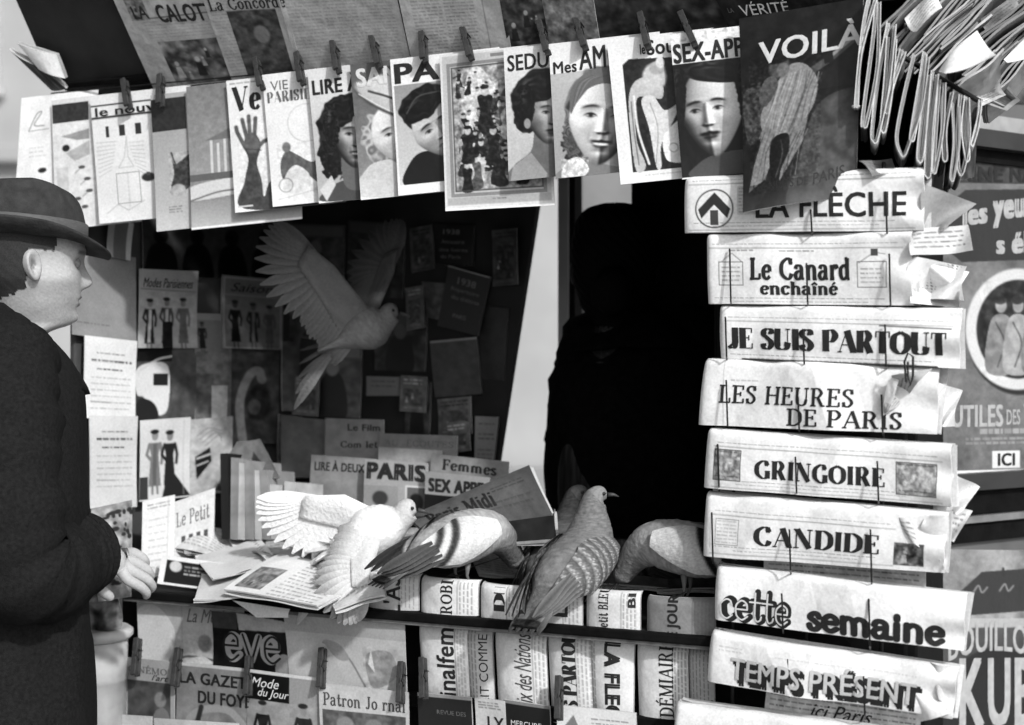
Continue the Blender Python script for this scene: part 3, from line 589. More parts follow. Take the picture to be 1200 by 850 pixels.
def a13(c):
    c.rect(0, 0, 130, 160, .95); c.grad(0, 36, 130, 160, .76, .62); c.hair(56, 84, 42, 50, .36, .1, 8, 15); c.hair(24, 114, 14, 26, .3, .25, 0, 11); c.blob([(6, 160), (4, 150), (30, 140), (70, 150), (110, 160)], .5); c.face(58, 94, 40, .12, 10, .94, .7, -1, 1.36, .7, .9, .55)
    c.blob([(22, 84), (24, 56), (44, 38), (70, 36), (94, 52), (98, 84), (88, 66), (66, 54), (44, 58), (30, 72)], .42); [c.curve([(24+i*1.5, 80-i*2), (34+i*4, 50-i*.6), (60+i*4, 44+i*.8), (88+i, 58+i*2)], 1.1, random.choice((.3, .36, .6)), .7) for i in range(7)]; c.blob([(8, 150), (16, 138), (30, 136), (40, 150), (30, 160), (10, 160)], .88); c.nz(8, 136, 40, 160, .25, 3)
def a14(c):
    c.rect(0, 0, 125, 170, .96); c.rect(16, 32, 113, 158, .13); c.nz(16, 32, 113, 158, .05, 4); c.poly([(16, 32), (24, 26), (113, 32), (113, 44)], .14)
    c.blob([(20, 70), (30, 52), (48, 50), (60, 60), (58, 76), (40, 72), (28, 76), (24, 120), (32, 152), (20, 156), (18, 110)], .78); c.curve([(26, 70), (27, 110), (36, 150)], 3, .95); c.curve([(22, 76), (22, 110), (24, 150)], 1.5, .4)
    c.ell(52, 50, 14, 16, .82); c.ell(56, 40, 9, 8, .7); c.ell(60, 34, 5, 7, .9); c.blob([(34, 76), (48, 72), (60, 90), (78, 84), (66, 108), (52, 130), (50, 154), (44, 154), (40, 110)], .88); c.blob([(56, 120), (70, 106), (82, 104), (84, 148), (60, 150), (54, 136)], .97); c.ring(66, 134, 5, 1, .6); c.curve([(44, 80), (50, 110), (44, 150)], 1, .5); c.nz(16, 32, 113, 158, .06, 3)
    c.text(30, 162, 76, 164, 4, .7)
def a15(c):
    c.rect(0, 0, 125, 170, .95); c.nz(0, 0, 125, 11, .3, 4); c.rect(0, 36, 125, 170, .05); c.blob([(20, 156), (44, 146), (84, 146), (104, 170), (14, 170)], .3); c.face(42, 96, 37, -.38, -3, 1.0, .62, 1, 1.46, .8, 0, .75)
    c.hair(54, 50, 46, 14, .07, .1, 6, 13); c.hair(92, 96, 18, 70, .05, .1, -8, 11); c.hair(4, 76, 9, 46, .04, .1, 6, 9); c.rect(0, 11, 125, 37, .95)
def a16(c):
    c.rect(0, 0, 150, 232, .1); c.nz(0, 0, 150, 232, .05, 9); c.blob([(90, 120), (128, 104), (150, 120), (150, 232), (60, 232), (70, 180)], .26); c.nz(60, 100, 150, 232, .1, 11)
    c.blob([(2, 96), (14, 84), (30, 88), (36, 110), (26, 140), (8, 150)], .24); c.nz(0, 80, 44, 150, .16, 3.5)
    # climbing figure: torn coat, bent back, dark legs, arm stretched to the upper right
    c.line([(78, 80), (104, 66), (130, 46)], 9, .3); c.line([(104, 64), (130, 44)], 4, .6); c.poly([(96, 62), (106, 58), (108, 70), (98, 72)], .12)
    c.blob([(44, 84), (58, 66), (76, 68), (90, 88), (88, 112), (78, 132), (64, 150), (40, 150), (26, 140), (24, 118), (34, 100)], .56)
    for i in range(16): x = 34+i*3.4; c.curve([(x+10, 74+abs(i-8)), (x+random.uniform(-3, 6), 104), (x-10+random.uniform(-6, 4), 146)], 1.6, random.choice((.25, .34, .7, .74)), .8)
    c.poly([(26, 132), (44, 142), (40, 170), (28, 196), (8, 208), (14, 180), (22, 156)], .52); c.poly([(60, 142), (80, 130), (74, 158), (58, 184), (46, 202), (50, 170)], .5)
    for i in range(14): x = 20+i*4; c.line([(x+8, 140+random.uniform(-4, 8)), (x-2, 165), (x-10+random.uniform(-6, 6), 196)], 1.4, random.choice((.18, .58, .3)), .7)
    c.blob([(38, 150), (56, 146), (58, 166), (48, 190), (46, 218), (34, 228), (24, 222), (36, 200), (34, 174)], .06); c.ell(30, 227, 14, 4.5, .05); c.curve([(48, 152), (50, 170), (42, 196)], 1.5, .3)
    c.ell(46, 66, 12, 13, .3); c.ell(50, 70, 7, 8, .44); c.ell(44, 56, 15, 6, .08); c.blob([(28, 80), (40, 76), (44, 90), (30, 110), (22, 100)], .34); c.nz(10, 50, 95, 212, .1, 2.6)
    c.grad(0, 200, 150, 232, .12, .42, False, .4)
mag('white magazine half hidden above the hat brim at the left end of the hanging row', (25, 115), (18, 236), 90, a1, [])
mag('magazine with dark block heading over small scattered drawings behind the hat crown', (60, 118), (66, 270), 100, a2, [])
mag('pale magazine with lower case heading, three dark bars and a line drawing', (105, 113), (118, 263), 118, a3, [('le nouvel', (5, 15, 92, 25.5), 'bold')])
mag('grey magazine with plain dark square above a small dark creature', (176, 112), (185, 272), 120, a4, [])
mag('wide grey landscape magazine whose lower edge sticks out below the others', (218, 102), (226, 270), 128, a5, [])
mag('white magazine showing a dark raised hand with spread fingers', (265, 95), (277, 250), 128, a6, [('Ve', (6, 8, 40, 38), 'serif')])
mag('white magazine with small lounging figures low on an empty cover', (307, 88), (321, 243), 128, a7, [('VIE', (9, 9, 30, 20), 'light', {'m': GREYINK}), ('PARISIENNE', (4, 21, 84, 35), 'deco', {'m': GREYINK})])
mag('magazine with smiling dark curly haired woman below plain block capitals', (360, 82), (375, 239), 128, a8, [('LIRE À DEUX', (4, 9, 118, 31), 'block')])
mag('magazine with fair woman in a tilted pale hat and white lettering', (410, 76), (424, 235), 128, a9, [('SAMEDI', (6, 6, 100, 28), 'block', {'m': WHITEINK})])
mag('white bordered magazine with dark haired head bowed forward under heavy black capitals', (457, 70), (468, 230), 128, a10, [('PARIS', (4, 6, 118, 30), 'block')])
mag('large magazine printed as a framed crowded ball scene, lowest of the row', (515, 65), (523, 248), 127, a11, [], dB=-.058)
mag('magazine with short dark haired woman looking to the right', (590, 58), (597, 213), 125, a12, [('SEDUCTION', (4, 8, 118, 27), 'bold')])
mag('magazine with large smiling woman whose hair is swept back', (643, 52), (652, 210), 130, a13, [('Mes', (4, 22, 32, 36), 'bold'), ('AMOURS', (35, 8, 126, 35), 'bold')])
mag('white magazine with pale draped dancer figure in a black rectangle', (711, 47), (728, 217), 125, a14, [('le', (38, 10, 44, 22), 'bold'), ('Sourire', (46, 6, 112, 24), 'bold')])
mag('dark magazine with large shadowed woman face under wide black capitals', (785, 40), (800, 211), 125, a15, [('SEX-APPEAL', (2, 13, 122, 36), 'block')])
paper('magazine', 'magazine', 'large dark magazine with white capitals and a climbing figure in a torn coat', ((866, 22), (1012, -3), (1001, 228), (874, 252)), FRONT, a16,
      [('VOILÀ', (22, 26, 140, 60), 'bold', {'m': WHITEINK, 'slant': -4}), ('PARIS', (88, 198, 124, 211), 'sans', {'m': INK, 'slant': -6}), ('LES NUITS DE', (14, 200, 82, 210), 'sans', {'m': INK})], MG_GROUP, offs=[.05, .06, .08, .09], bulge=lambda u, v: .012*np.sin(u*3.2)*v+.02*v**4*np.sin(2+u*2), thick=.004)
# ------------------------------------------------------------------ papers pinned to the raised flap
FG = 'newspapers pinned to the underside of the flap'
def flap(label, cat, top, bot, ytop, paint, texts=(), lay=0, m=None, name='newspaper'):
    (x0, x1), (x2, x3) = top, bot     # x at the frame's top, x at the hinge
    def pt(xt, xb, y):                # along a line that runs up the flap
        yb = 105-.0975*(xb-180)+2; t = (yb-y)/(yb+0.); return (xb+(xt-xb)*t, y)
    yb = lambda x: 105-.0975*(x-180)-1
    q = (pt(x0, x2, ytop), pt(x1, x3, ytop), (x3, yb(x3)), (x2, yb(x2)))
    return paper(name, cat, label, q, FLAP, paint, texts, FG, m=m or PRINT, offs=.006+.002*lay, bulge=hang(.003, .0), thick=.0015, bg=.8)
def f2(c): c.rect(0, 0, 999, 999, .72); c.nz(0, 0, 999, 999, .05, 8); c.line([(30, c.H*.52), (106, c.H*.50)], 2, .4); c.photo(30, c.H*.68, c.W-6, c.H-2, .42, .3, 5); c.text(24, c.H*.54, c.W-8, c.H*.66, 4, .45, .4); c.photo(12, c.H*.36, 34, c.H*.53, .5, .2, 2)
def f3(c): c.rect(0, 0, 999, 999, .7); c.text(4, c.H*.42, c.W-24, c.H*.95, 4, .45, .35); c.rect(22, c.H*.5, c.W-12, c.H-6, .28); c.nz(22, c.H*.5, c.W-12, c.H-6, .13, 7); c.ell(c.W*.6, c.H*.68, 9, 11, .5)
def f4(c): c.rect(0, 0, 999, 999, .74); c.cols(6, c.H*.2, c.W-6, c.H-8, 3, 4, .45, .4); c.nz(0, 0, 999, 999, .05, 9)
def f5(c): c.rect(0, 0, 999, 999, .78); c.cols(12, c.H*.15, c.W-34, c.H-6, 2, 4, .4, .5); c.line([(c.W-28, 0), (c.W-24, c.H)], 1, .45); c.nz(0, 0, 999, 999, .05, 9)
def f6(c): c.rect(0, 0, 999, 999, .3); c.photo(0, 0, c.W, c.H, .3, .2, 4)
def f7(c): c.rect(0, 0, 999, 999, .55); c.nz(0, 0, 999, 999, .2, 7); c.nz(0, 0, 999, 999, .1, 3)
def f8(c): c.rect(0, 0, 999, 999, .2); c.nz(0, 0, 999, 999, .12, 10)
def f9(c): c.rect(0, 0, 999, 999, .13); c.nz(0, 0, 999, 999, .06, 8)
flap('grey newspaper with shadowed block title, a rule and a dark picture strip at its foot', 'newspaper', (133, 240), (180, 283), -70, f2, [('LA', (16, 80, 34, 96), 'bold'), ('CALOTTE', (44, 79, 116, 102), 'block', {'slant': 2})], 1)
flap('grey newspaper with serif title and one dark portrait picture', 'newspaper', (238, 330), (272, 356), -70, f3, [('La Concorde', (4, 68, 92, 83), 'roman')], 2)
flap('pale text newspaper with three faint columns, hung beside the dark portrait picture', 'newspaper', (326, 465), (352, 482), -70, f4, (), 1)
flap('pale text newspaper with wide margin and a vertical rule', 'newspaper', (467, 590), (483, 600), -70, f5, (), 2)
flap('dark printed picture page narrow between two paler sheets', 'picture page', (586, 640), (597, 648), -70, f6, (), 1, name='picture_page')
flap('mottled grey picture page above the swept back smiling woman', 'picture page', (634, 696), (645, 704), -70, f7, (), 2, name='picture_page')
flap('wide almost black printed page above the draped dancer magazine', 'picture page', (690, 842), (700, 862), -70, f8, (), 1, name='picture_page')
flap('black poster with thin white capitals above the climbing figure magazine', 'poster', (838, 1015), (856, 1018), -70, f9, [('LA', (9, 78, 16, 83), 'sans', {'m': GREYINK}), ('VÉRITÉ', (24, 72, 86, 88), 'sans', {'m': WHITEINK, 'slant': -2}), ('ZAPPY', (8, 55, 36, 63), 'sans', {'m': WHITEINK})], 2, name='poster')
def fold_end(label, q, Ys, f):
    return paper('folded_newspaper', 'newspaper', label, q, Ys, f, (), 'papers poking out at the left end of the flap', m=PRINT, thick=.006, bulge=lambda u, v: .006*np.sin(u*3.1), W=60, H=26, pages=2, sheetname='front_sheet')
fold_end('white folded newspaper end poking out at the left end of the flap', ((20, 51), (66, 64), (76, 92), (46, 82)), [2.78, 2.78, 2.80, 2.80], lambda c: c.nz(0, 0, 99, 99, .06, 6))
fold_end('dark folded newspaper under the white one at the left end of the flap', ((10, 58), (46, 78), (78, 104), (60, 106)), [2.80, 2.80, 2.83, 2.83], lambda c: (c.rect(0, 0, 99, 99, .28), c.nz(0, 0, 99, 99, .12, 6)))
# ------------------------------------------------------------------ clothes pegs
PINS = []
def pin0(loc):
    t = thing('clothes_peg', '', 'clothes peg', loc, 'wooden pegs holding the magazines and papers')
    for s_ in (-1, 1):
        a = MB()
        a.box(V(loc)+V((0, s_*.006, 0)), (.0052, 0, 0), (0, .0032, 0), (0, s_*-.001, .036), .0012); a.build('arm', PINWOOD, t)
    sp_ = MB().tube([V(loc)+V((-.0075+.001*k, 0.0105*math.sin(k*1.3), .004+.0105*math.cos(k*1.3))) for k in range(16)], .0011, 5); sp_.build('spring', WIRE, t)
    return t
PEGDATA = [((393, 66), 'peg above the smiling curly haired woman'), ((440, 60), 'peg above the woman in the tilted pale hat'), ((496, 52), 'peg above the bowed dark head magazine'), ((547, 50), 'peg above the framed ball scene magazine'),
 ((637, 44), 'peg above the short haired woman looking right'), ((680, 38), 'peg above the swept back smiling woman'), ((755, 36), 'peg above the draped dancer magazine'), ((806, 34), 'peg above the shadowed woman face magazine'),
 ((351, 80), 'small peg beside the lounging figures magazine'), ((303, 86), 'peg above the raised hand magazine'), ((188, 106), 'peg above the plain dark square magazine'), ((148, 110), 'peg above the three dark bars magazine')]
def wood(s): return 'dark wooden clothes '+s
p_first = None
def peg(pos, roll, label, yaw=0):
    global p_first
    if p_first is None: p_first = pin0(V((0, 0, 0)))
    rot = (Matrix.Rotation(-R(24)+yaw, 4, 'Z') @ Matrix.Rotation(R(-24), 4, 'X') @ Matrix.Rotation(roll, 4, 'Y')).to_euler()
    if not PINS: r = p_first; r.location = pos; r.rotation_euler = rot; r['label'] = label
    else: r = dup(p_first, pos, rot, label)
    PINS.append(r)
for (x, y), l in PEGDATA: peg(FRONT.hit(x, y, .036), R(random.uniform(-26, -14)), wood(l))
for (x, y), l in (((207, 782), 'peg at the left of the front panel pinching two lower magazines'), ((291, 792), 'peg between the street gazette and the white script fashion sheet'), ((377, 783), 'peg at the top left corner of the sewing pattern journal'), ((470, 800), 'peg at the top right corner of the sewing pattern journal'), ((655, 818), 'peg low in front of the upright newspapers'), ((496, 795), 'peg at the lower left of the upright newspapers'), ((160, 770), 'peg on the leftmost magazine of the lower row')):
    peg(FRONT.hit(x, y, .062), R(random.uniform(-15, -6)), wood(l))
ring = MB().tube([FRONT.hit(380, 692, .065)+DX*(.006*math.cos(a))+UP*(.02*math.sin(a)) for a in np.linspace(0, 6.28, 17)], .0018, 6).build('wire_clip', WIRE)
tag(ring, 'oval wire clip on the rail above the large pale sheet', 'clip')
# ------------------------------------------------------------------ folded newspapers on the wire rack at the right
rk = thing('newspaper_rack', 'tall wire rack with short hooks holding a column of folded newspapers', 'rack', RACK.hit(960, 880, -.03)); rk.location.z = .5
for x in (862, 948, 1036):
    a, b = RACK.hit(x, 190, -.03), RACK.hit(x-4, 900, -.03); MB().tube([a, b], .003, 6).build('upright', WIRE, rk)
for y in (205, 430, 700): MB().tube([RACK.hit(850, y, -.034), RACK.hit(1060, y+8, -.034)], .0025, 6).build('cross_wire', WIRE, rk)
NG = 'folded newspapers stacked up the wire rack'
def rules(c, top, bot=None, x0=10, x1=None):
    x1 = x1 or c.W-10; c.line([(x0, top), (x1, top+1)], .8, .3); c.text(x0+4, top-5, x1-4, top-2.5, 4, .3, .5, 1.1)
    if bot: c.text(x0+6, bot, x1-20, bot+1.4, 4, .35, .6, 1.1); c.text(x0+30, bot+4, x1-40, bot+5.4, 4, .35, .5, 1.1); c.line([(x0, bot+9), (x1, bot+9)], .8, .3)
    c.nz(0, 0, 999, 999, .02, 14)
def engr(c, x0, y0, x1, y1):
    c.frame(x0, y0, x1, y1, 1, .3); c.rect(x0+1, y0+1, x1-1, y1-1, .66); c.nz(x0+1, y0+1, x1-1, y1-1, .3, 3.5); c.text(x0+3, y0+2, x1-3, y0+6, 3, .25, .7); c.text(x0+3, y1-6, x1-3, y1-2, 3, .25, .7)
def n0(c):
    rules(c, 12, 59); c.ring(42, 42, 23, 1.6, .25); c.poly([(42, 22), (62, 43), (58, 54), (42, 37), (26, 54), (22, 43)], .22); c.rect(37, 44, 47, 62, .3); c.rect(70, 16, 96, 50, .85); c.text(72, 18, 94, 48, 4, .4, .5)
def n1(c):
    rules(c, 18, 76, 6, 232); c.frame(18, 34, 48, 62, 1, .4); c.line([(22, 34), (34, 24), (46, 34)], 1, .4); c.text(22, 40, 44, 60, 5, .35, .6); c.frame(180, 34, 214, 64, 1, .4); c.text(184, 42, 210, 60, 5, .35, .6); c.line([(182, 36), (200, 24), (212, 26)], 1, .4); c.rect(196, 20, 204, 28, .3); c.text(30, 20, 60, 21.5, 4, .3); c.text(90, 21, 130, 22.5, 4, .35)
def n2(c): rules(c, 20, 60, 10, 278); c.line([(196, 22), (276, 24)], 1.5, .2); c.rect(30, 65, 262, 67, .2); c.line([(12, 20), (12, 58)], .8, .4)
def n3(c): c.nz(0, 0, 999, 999, .025, 20); c.line([(30, 2), (34, 78)], .8, .6); c.text(40, 24, 74, 25.3, 4, .4, .5); c.text(132, 26, 160, 27.2, 4, .4, .4)
def n4(c): rules(c, 20, 59, 14, 280); engr(c, 15, 23, 50, 60); engr(c, 228, 24, 274, 62)
def n5(c): rules(c, 24, 59, 12, 230); c.frame(18, 28, 48, 58, .8, .6); c.text(20, 30, 46, 56, 4, .4, .4); c.photo(230, 40, 264, 67, .4, .3, 3); c.line([(12, 24), (12, 62)], .8, .5)
def n6(c): c.nz(0, 0, 999, 999, .025, 20); c.text(120, 16, 152, 17.2, 4, .5, .5)
def n7(c): c.nz(0, 0, 999, 999, .03, 16); c.text(16, 14, 46, 20, 4, .5, .4); c.text(88, 16, 250, 18, 4, .5, .3)
def n8(c): c.nz(0, 0, 999, 999, .03, 16)
def nb(i):
    ph = i*1.7; k = .004+.003*math.sin(i*2.1); rr = random.Random(i*13+5); cr = [(rr.uniform(.15, .9), rr.uniform(-.006, .008), rr.uniform(-.25, .25)) for _ in range(4)]
    def f(u, v):
        o = -.013*np.exp(-v/.03)+.004*np.sin(np.pi*v)+k*np.sin(u*6+ph)*(1-.7*v)-.016*np.exp(-u/.012)+.005*np.cos(u*3+ph)*v
        for c0, am, sl_ in cr: o = o+am*np.maximum(0, 1-np.abs(u-c0-sl_*(v-.5))/.16)       # soft creases
        o = o+.006*np.sin(v*9+ph)*np.exp(-((u-1)/.12)**2)+.0025*np.sin(u*23+v*5+ph)*np.exp(-v/.3)
        return o
    return f
NP = [
 ('folded newspaper with an arrow in a circle at its left end, top of the rack', ((800, 207), (1083, 194), (1083, 270), (800, 273)), n0, [('LA FLÈCHE', (92, 20, 264, 55), 'bold')], ((950, 245, 272), (1038, 224, 272))),
 ('folded newspaper with black slab lettering on two lines, second from the top', ((827, 274), (1069, 271), (1070, 358), (827, 356)), n1, [('Le Canard', (56, 29, 172, 56), 'slab'), ('enchaîné', (68, 57, 158, 73), 'slab')], ((855, 291, 354), (945, 308, 354), (1042, 297, 354))),
 ('folded newspaper titled in wide thick and thin capitals on one line under a long rule', ((840, 357), (1127, 361), (1125, 432), (840, 420)), n2, [('JE SUIS PARTOUT', (13, 27, 272, 55), 'didone')], ((850, 371, 418), (941, 385, 426), (1037, 380, 430))),
 ('folded newspaper with plain roman capitals in two offset lines and a clip at its right', ((822, 420), (1100, 429), (1098, 509), (815, 498)), n3, [('LES HEURES', (27, 30, 188, 52), 'roman'), ('DE PARIS', (112, 55, 242, 76), 'roman')], ((851, 445, 495), (935, 460, 502), (1033, 462, 505))),
 ('folded newspaper with a small engraving at each end of its title', ((828, 502), (1115, 521), (1115, 594), (823, 571)), n4, [('GRINGOIRE', (66, 32, 216, 56), 'serif')], ((841, 520, 570), (932, 535, 576), (1028, 540, 586))),
 ('folded newspaper with light spaced capitals and a torn right corner showing a picture', ((825, 577), (1112, 601), (1106, 672), (820, 652)), n5, [('CANDIDE', (67, 32, 214, 57), 'serif')], ((834, 600, 655), (925, 620, 668), (1020, 620, 682))),
 ('folded newspaper with black and white script lettering along its lower edge', ((836, 663), (1132, 697), (1130, 762), (833, 727)), n6, [('cette', (12, 22, 100, 64), 'script'), ('semaine', (118, 30, 278, 63), 'script'), ('cette', (10, 26, 96, 61), 'scriptthin', {'m': WHITEINK, 'off': .001})], ((916, 695, 737), (1018, 700, 757))),
 ('folded newspaper with white capitals over heavy black shadows, second lowest in the rack', ((830, 740), (1122, 784), (1116, 843), (826, 798)), n7, [('TEMPS PRÉSENT', (38, 22, 258, 57), 'heavy'), ('TEMPS PRÉSENT', (36, 20, 256, 54), 'heavy', {'off': .0009}), ('TEMPS PRÉSENT', (33, 18, 252, 50), 'bold', {'m': mat('pale_print', .5, .6, 200, .1), 'off': .0014})], ((923, 768, 812), (1012, 792, 838))),
 ('folded newspaper cut by the lower frame edge, lowest in the rack', ((790, 824), (1040, 856), (1036, 912), (786, 880)), n8, [('cri', (14, 22, 60, 52), 'script')], ()),
]
hookm = WIRE
for i, (lab, q, f, tx, hooks) in enumerate(NP):
    off = .004*i
    t, su = paper('folded_newspaper', 'newspaper', lab, q, RACK, f, tx, NG, m=PRINT, offs=off, bulge=nb(i), thick=.006, edge=.85, sheetname='front_sheet', pages=3)
    for (x, y0, y1) in hooks:
        y0 += 2; o = off+.0135
        pts = [RACK.hit(x, y0-1, o-.004), RACK.hit(x+.3, y0+3, o), RACK.hit(x+.8, (y0+y1)/2, o+.001), RACK.hit(x+1.5, y1, o), RACK.hit(x+2, y1+5, off-.012), RACK.hit(x+2, y1+5, -.03)]
        MB().tube(pts, .0015, 6).build('hook', hookm, rk)
    # page ends that have come loose at the right, and a crumpled lower corner
    def end_page(quad, off2, bl, shade=.93, tx2=None):
        c = [RACK.hit(x, y, o) for (x, y), o in zip(quad, off2)]; W, H = 44, 30; s2 = Surf(*c, bl, W, H); s2.N = np.array(list(RACK.n)); s2.n = RACK.n
        cv = Cv(W, H, shade)
        if tx2: cv.text(4, 5, 38, 24, 5, .3, .6, 2)
        sheet('loose_page', s2, cv.out(), PRINT, t, .0009, .85)
    if i == 1:
        end_page(((1066, 272), (1132, 262), (1142, 294), (1070, 300)), (-.012, -.05, -.03, .004), lambda u, v: .02*np.sin(u*5+v*2), .84, True)
        end_page(((1066, 300), (1132, 312), (1128, 352), (1068, 350)), (-.006, -.03, -.04, -.01), lambda u, v: .022*np.sin(u*6+v*4), .97)
        end_page(((1068, 306), (1134, 318), (1122, 360), (1070, 356)), (-.016, -.06, -.02, -.01), lambda u, v: .02*np.sin(u*4-v*5), .95)
    if i == 0: end_page(((1080, 215), (1143, 238), (1110, 268), (1082, 266)), (-.01, -.05, -.03, -.01), lambda u, v: .012*np.sin(u*5+v*3), .62)
    if i == 3:
        end_page(((1096, 446), (1126, 458), (1118, 500), (1096, 500)), (-.008, -.03, -.05, -.01), lambda u, v: .016*np.sin(u*5+v*5), .97)
        end_page(((1036, 486), (1046, 440), (1092, 432), (1050, 478)), (.016, .024, .03, .018), lambda u, v: .01*np.sin(u*7+v*3), .72, True)
        end_page(((1034, 488), (1040, 446), (1056, 436), (1044, 482)), (.018, .03, .03, .02), lambda u, v: .004*np.sin(u*4), .97)
        cl = MB().tube([RACK.hit(x, y, .052) for x, y in ((1062, 448), (1060, 424), (1064, 414), (1070, 418), (1070, 440), (1067, 452), (1064, 440), (1064, 424))], .0017, 6).build('wire_clip', WIRE); tag(cl, 'looped wire clip pinching the small printed slip beside the two line roman title', 'clip')
    if i == 4: end_page(((1112, 548), (1146, 572), (1128, 604), (1108, 594)), (-.01, -.05, -.03, -.01), lambda u, v: .02*np.sin(u*5+v*4), .9)
    if i == 5:
        end_page(((1086, 604), (1112, 606), (1110, 672), (1078, 622)), (.014, .026, .03, .018), lambda u, v: .008*np.sin(u*3+v*3), .98)
        end_page(((1046, 606), (1086, 606), (1102, 660), (1062, 628)), (.012, .02, .03, .018), lambda u, v: .008*np.sin(u*6), .8, True)
        end_page(((1094, 588), (1138, 600), (1120, 634), (1100, 628)), (-.012, -.05, -.03, -.01), lambda u, v: .016*np.sin(u*5+v*3), .85, True)
    if i == 7:
        end_page(((1062, 798), (1070, 804), (1116, 836), (1078, 846)), (.014, .02, .04, .02), lambda u, v: .006*np.sin(u*4), .98)
        end_page(((1090, 776), (1122, 782), (1118, 838), (1102, 818)), (.012, .016, .03, .016), lambda u, v: .012*np.sin(u*4+v*2), .8)
for lab, q, tx, sh in (('loose white paper with italic print between the two lowest rack newspapers', ((900, 800), (1080, 828), (1076, 872), (895, 846)), [('ici Paris', (56, 14, 128, 30), 'ital')], .9), ('white paper strips glimpsed below the torn corner newspaper', ((895, 650), (1085, 664), (1085, 694), (895, 678)), [], .8)):
    paper('loose_paper', 'paper', lab, q, RACK, lambda c: (c.text(6, 4, c.W-6, c.H-4, 6, .3, .6, 2), c.nz(0, 0, 999, 999, .12, 8)), tx, m=PRINT, offs=-.012, bulge=hang(.006, 0), thick=.002, bg=sh)
# ------------------------------------------------------------------ newspapers folded over the bar at the top right, seen end on
SG = 'newspapers folded over the bar at the top right'
DEPTH = V((math.sin(R(14)), math.cos(R(14)), .0))
bar = MB().tube([RACK.hit(1012, 40, -.05), RACK.hit(1150, 120, -.05)], .004, 8).build('hanging_bar', WIRE); tag(bar, 'thin dark bar running under the folded newspapers at the top right', 'bar')
FR = random.Random(4)
def foldpaper(top, bot, wpx, label, back=.2, off=.02, tone=.93, lean2=0):
    j1, j2, j3 = FR.uniform(-4, 4), FR.uniform(-3, 5), FR.uniform(.2, .5); wpx *= FR.uniform(.7, 1.35); top = (top[0]+FR.uniform(-4, 5), top[1]+FR.uniform(-9, 9)); lean2 = FR.uniform(-2, 7)
    P = lambda x, y: RACK.hit(x, y, off); (xt, yt), (xb, yb) = top, bot; w_ = wpx
    pts = [(xt, yt), (xt*(1-j3)+xb*j3-w_*.1+j1, yt*(1-j3)+yb*j3), (xb, yb-w_*1.3), (xb+w_*.28, yb-w_*.15), (xb+w_*.62, yb), (xb+w_, yb-w_*.9), (xt*.45+xb*.55+w_*1.05+j1*.6+j2, (yt+yb)/2+4), (xt+w_*1.+lean2, yt+4)]
    C = catmull(pts, 5); T = np.gradient(C, axis=0); T /= np.linalg.norm(T, axis=1, keepdims=True); Nn = np.stack([T[:, 1], -T[:, 0]], 1)
    t = thing('folded_newspaper', label, 'newspaper', P(xb, yb), SG)
    for name, d0, d1, tn in (('outer_sheet', 0., 1.2, tone), ('inner_sheet', 1.7, 2.7, tone*.86), ('inner_sheet', 3.3, 4.2, tone*.95)):
        ring = [P(*(c+n*d0)) for c, n in zip(C, Nn)]+[P(*(c+n*d1)) for c, n in zip(C[::-1], Nn[::-1])]
        j = random.uniform(0, .012) if d0 else 0
        m_ = MB().loft([[p+DEPTH*(j+back*k/5)+UP*(.004*math.sin(k*1.7+xt)*(k > 0)) for p in ring] for k in range(6)])
        vals = []; L = len(ring)
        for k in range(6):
            for q in range(L): vals.append(srgb(tn if k == 0 else (.3+.3*random.random()))*WHITE_ALB)  # sides in print greys, painted darker for the shade between folds
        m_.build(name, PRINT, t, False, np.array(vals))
    return t
FO = [((1020, -4), (1001, 126), 7), ((1026, 4), (1009, 150), 9), ((1036, 30), (1020, 168), 9), ((1042, 40), (1031, 156), 7), ((1050, 50), (1037, 134), 7), ((1066, 62), (1049, 183), 15), ((1078, 68), (1066, 166), 8), ((1084, 74), (1074, 191), 9), ((1092, 78), (1083, 209), 10), ((1101, 88), (1092, 204), 9), ((1109, 100), (1104, 190), 7), ((1116, 112), (1113, 213), 9), ((1125, 116), (1121, 206), 9), ((1134, 120), (1130, 190), 8), ((1142, 118), (1138, 172), 6)]
OW = ['leftmost', 'second from the left', 'third from the left', 'fourth from the left', 'short fifth from the left', 'wide open', 'short one right of the wide open one', 'eighth from the left', 'lowest reaching pale', 'tenth from the left', 'short eleventh from the left', 'long twelfth from the left', 'thirteenth from the left', 'next to last', 'short rightmost']
for i, a in enumerate(FO): foldpaper(*a, 'newspaper folded over the bar, seen end on, %s' % OW[i], off=.024-.003*i, tone=random.uniform(.86, .99))
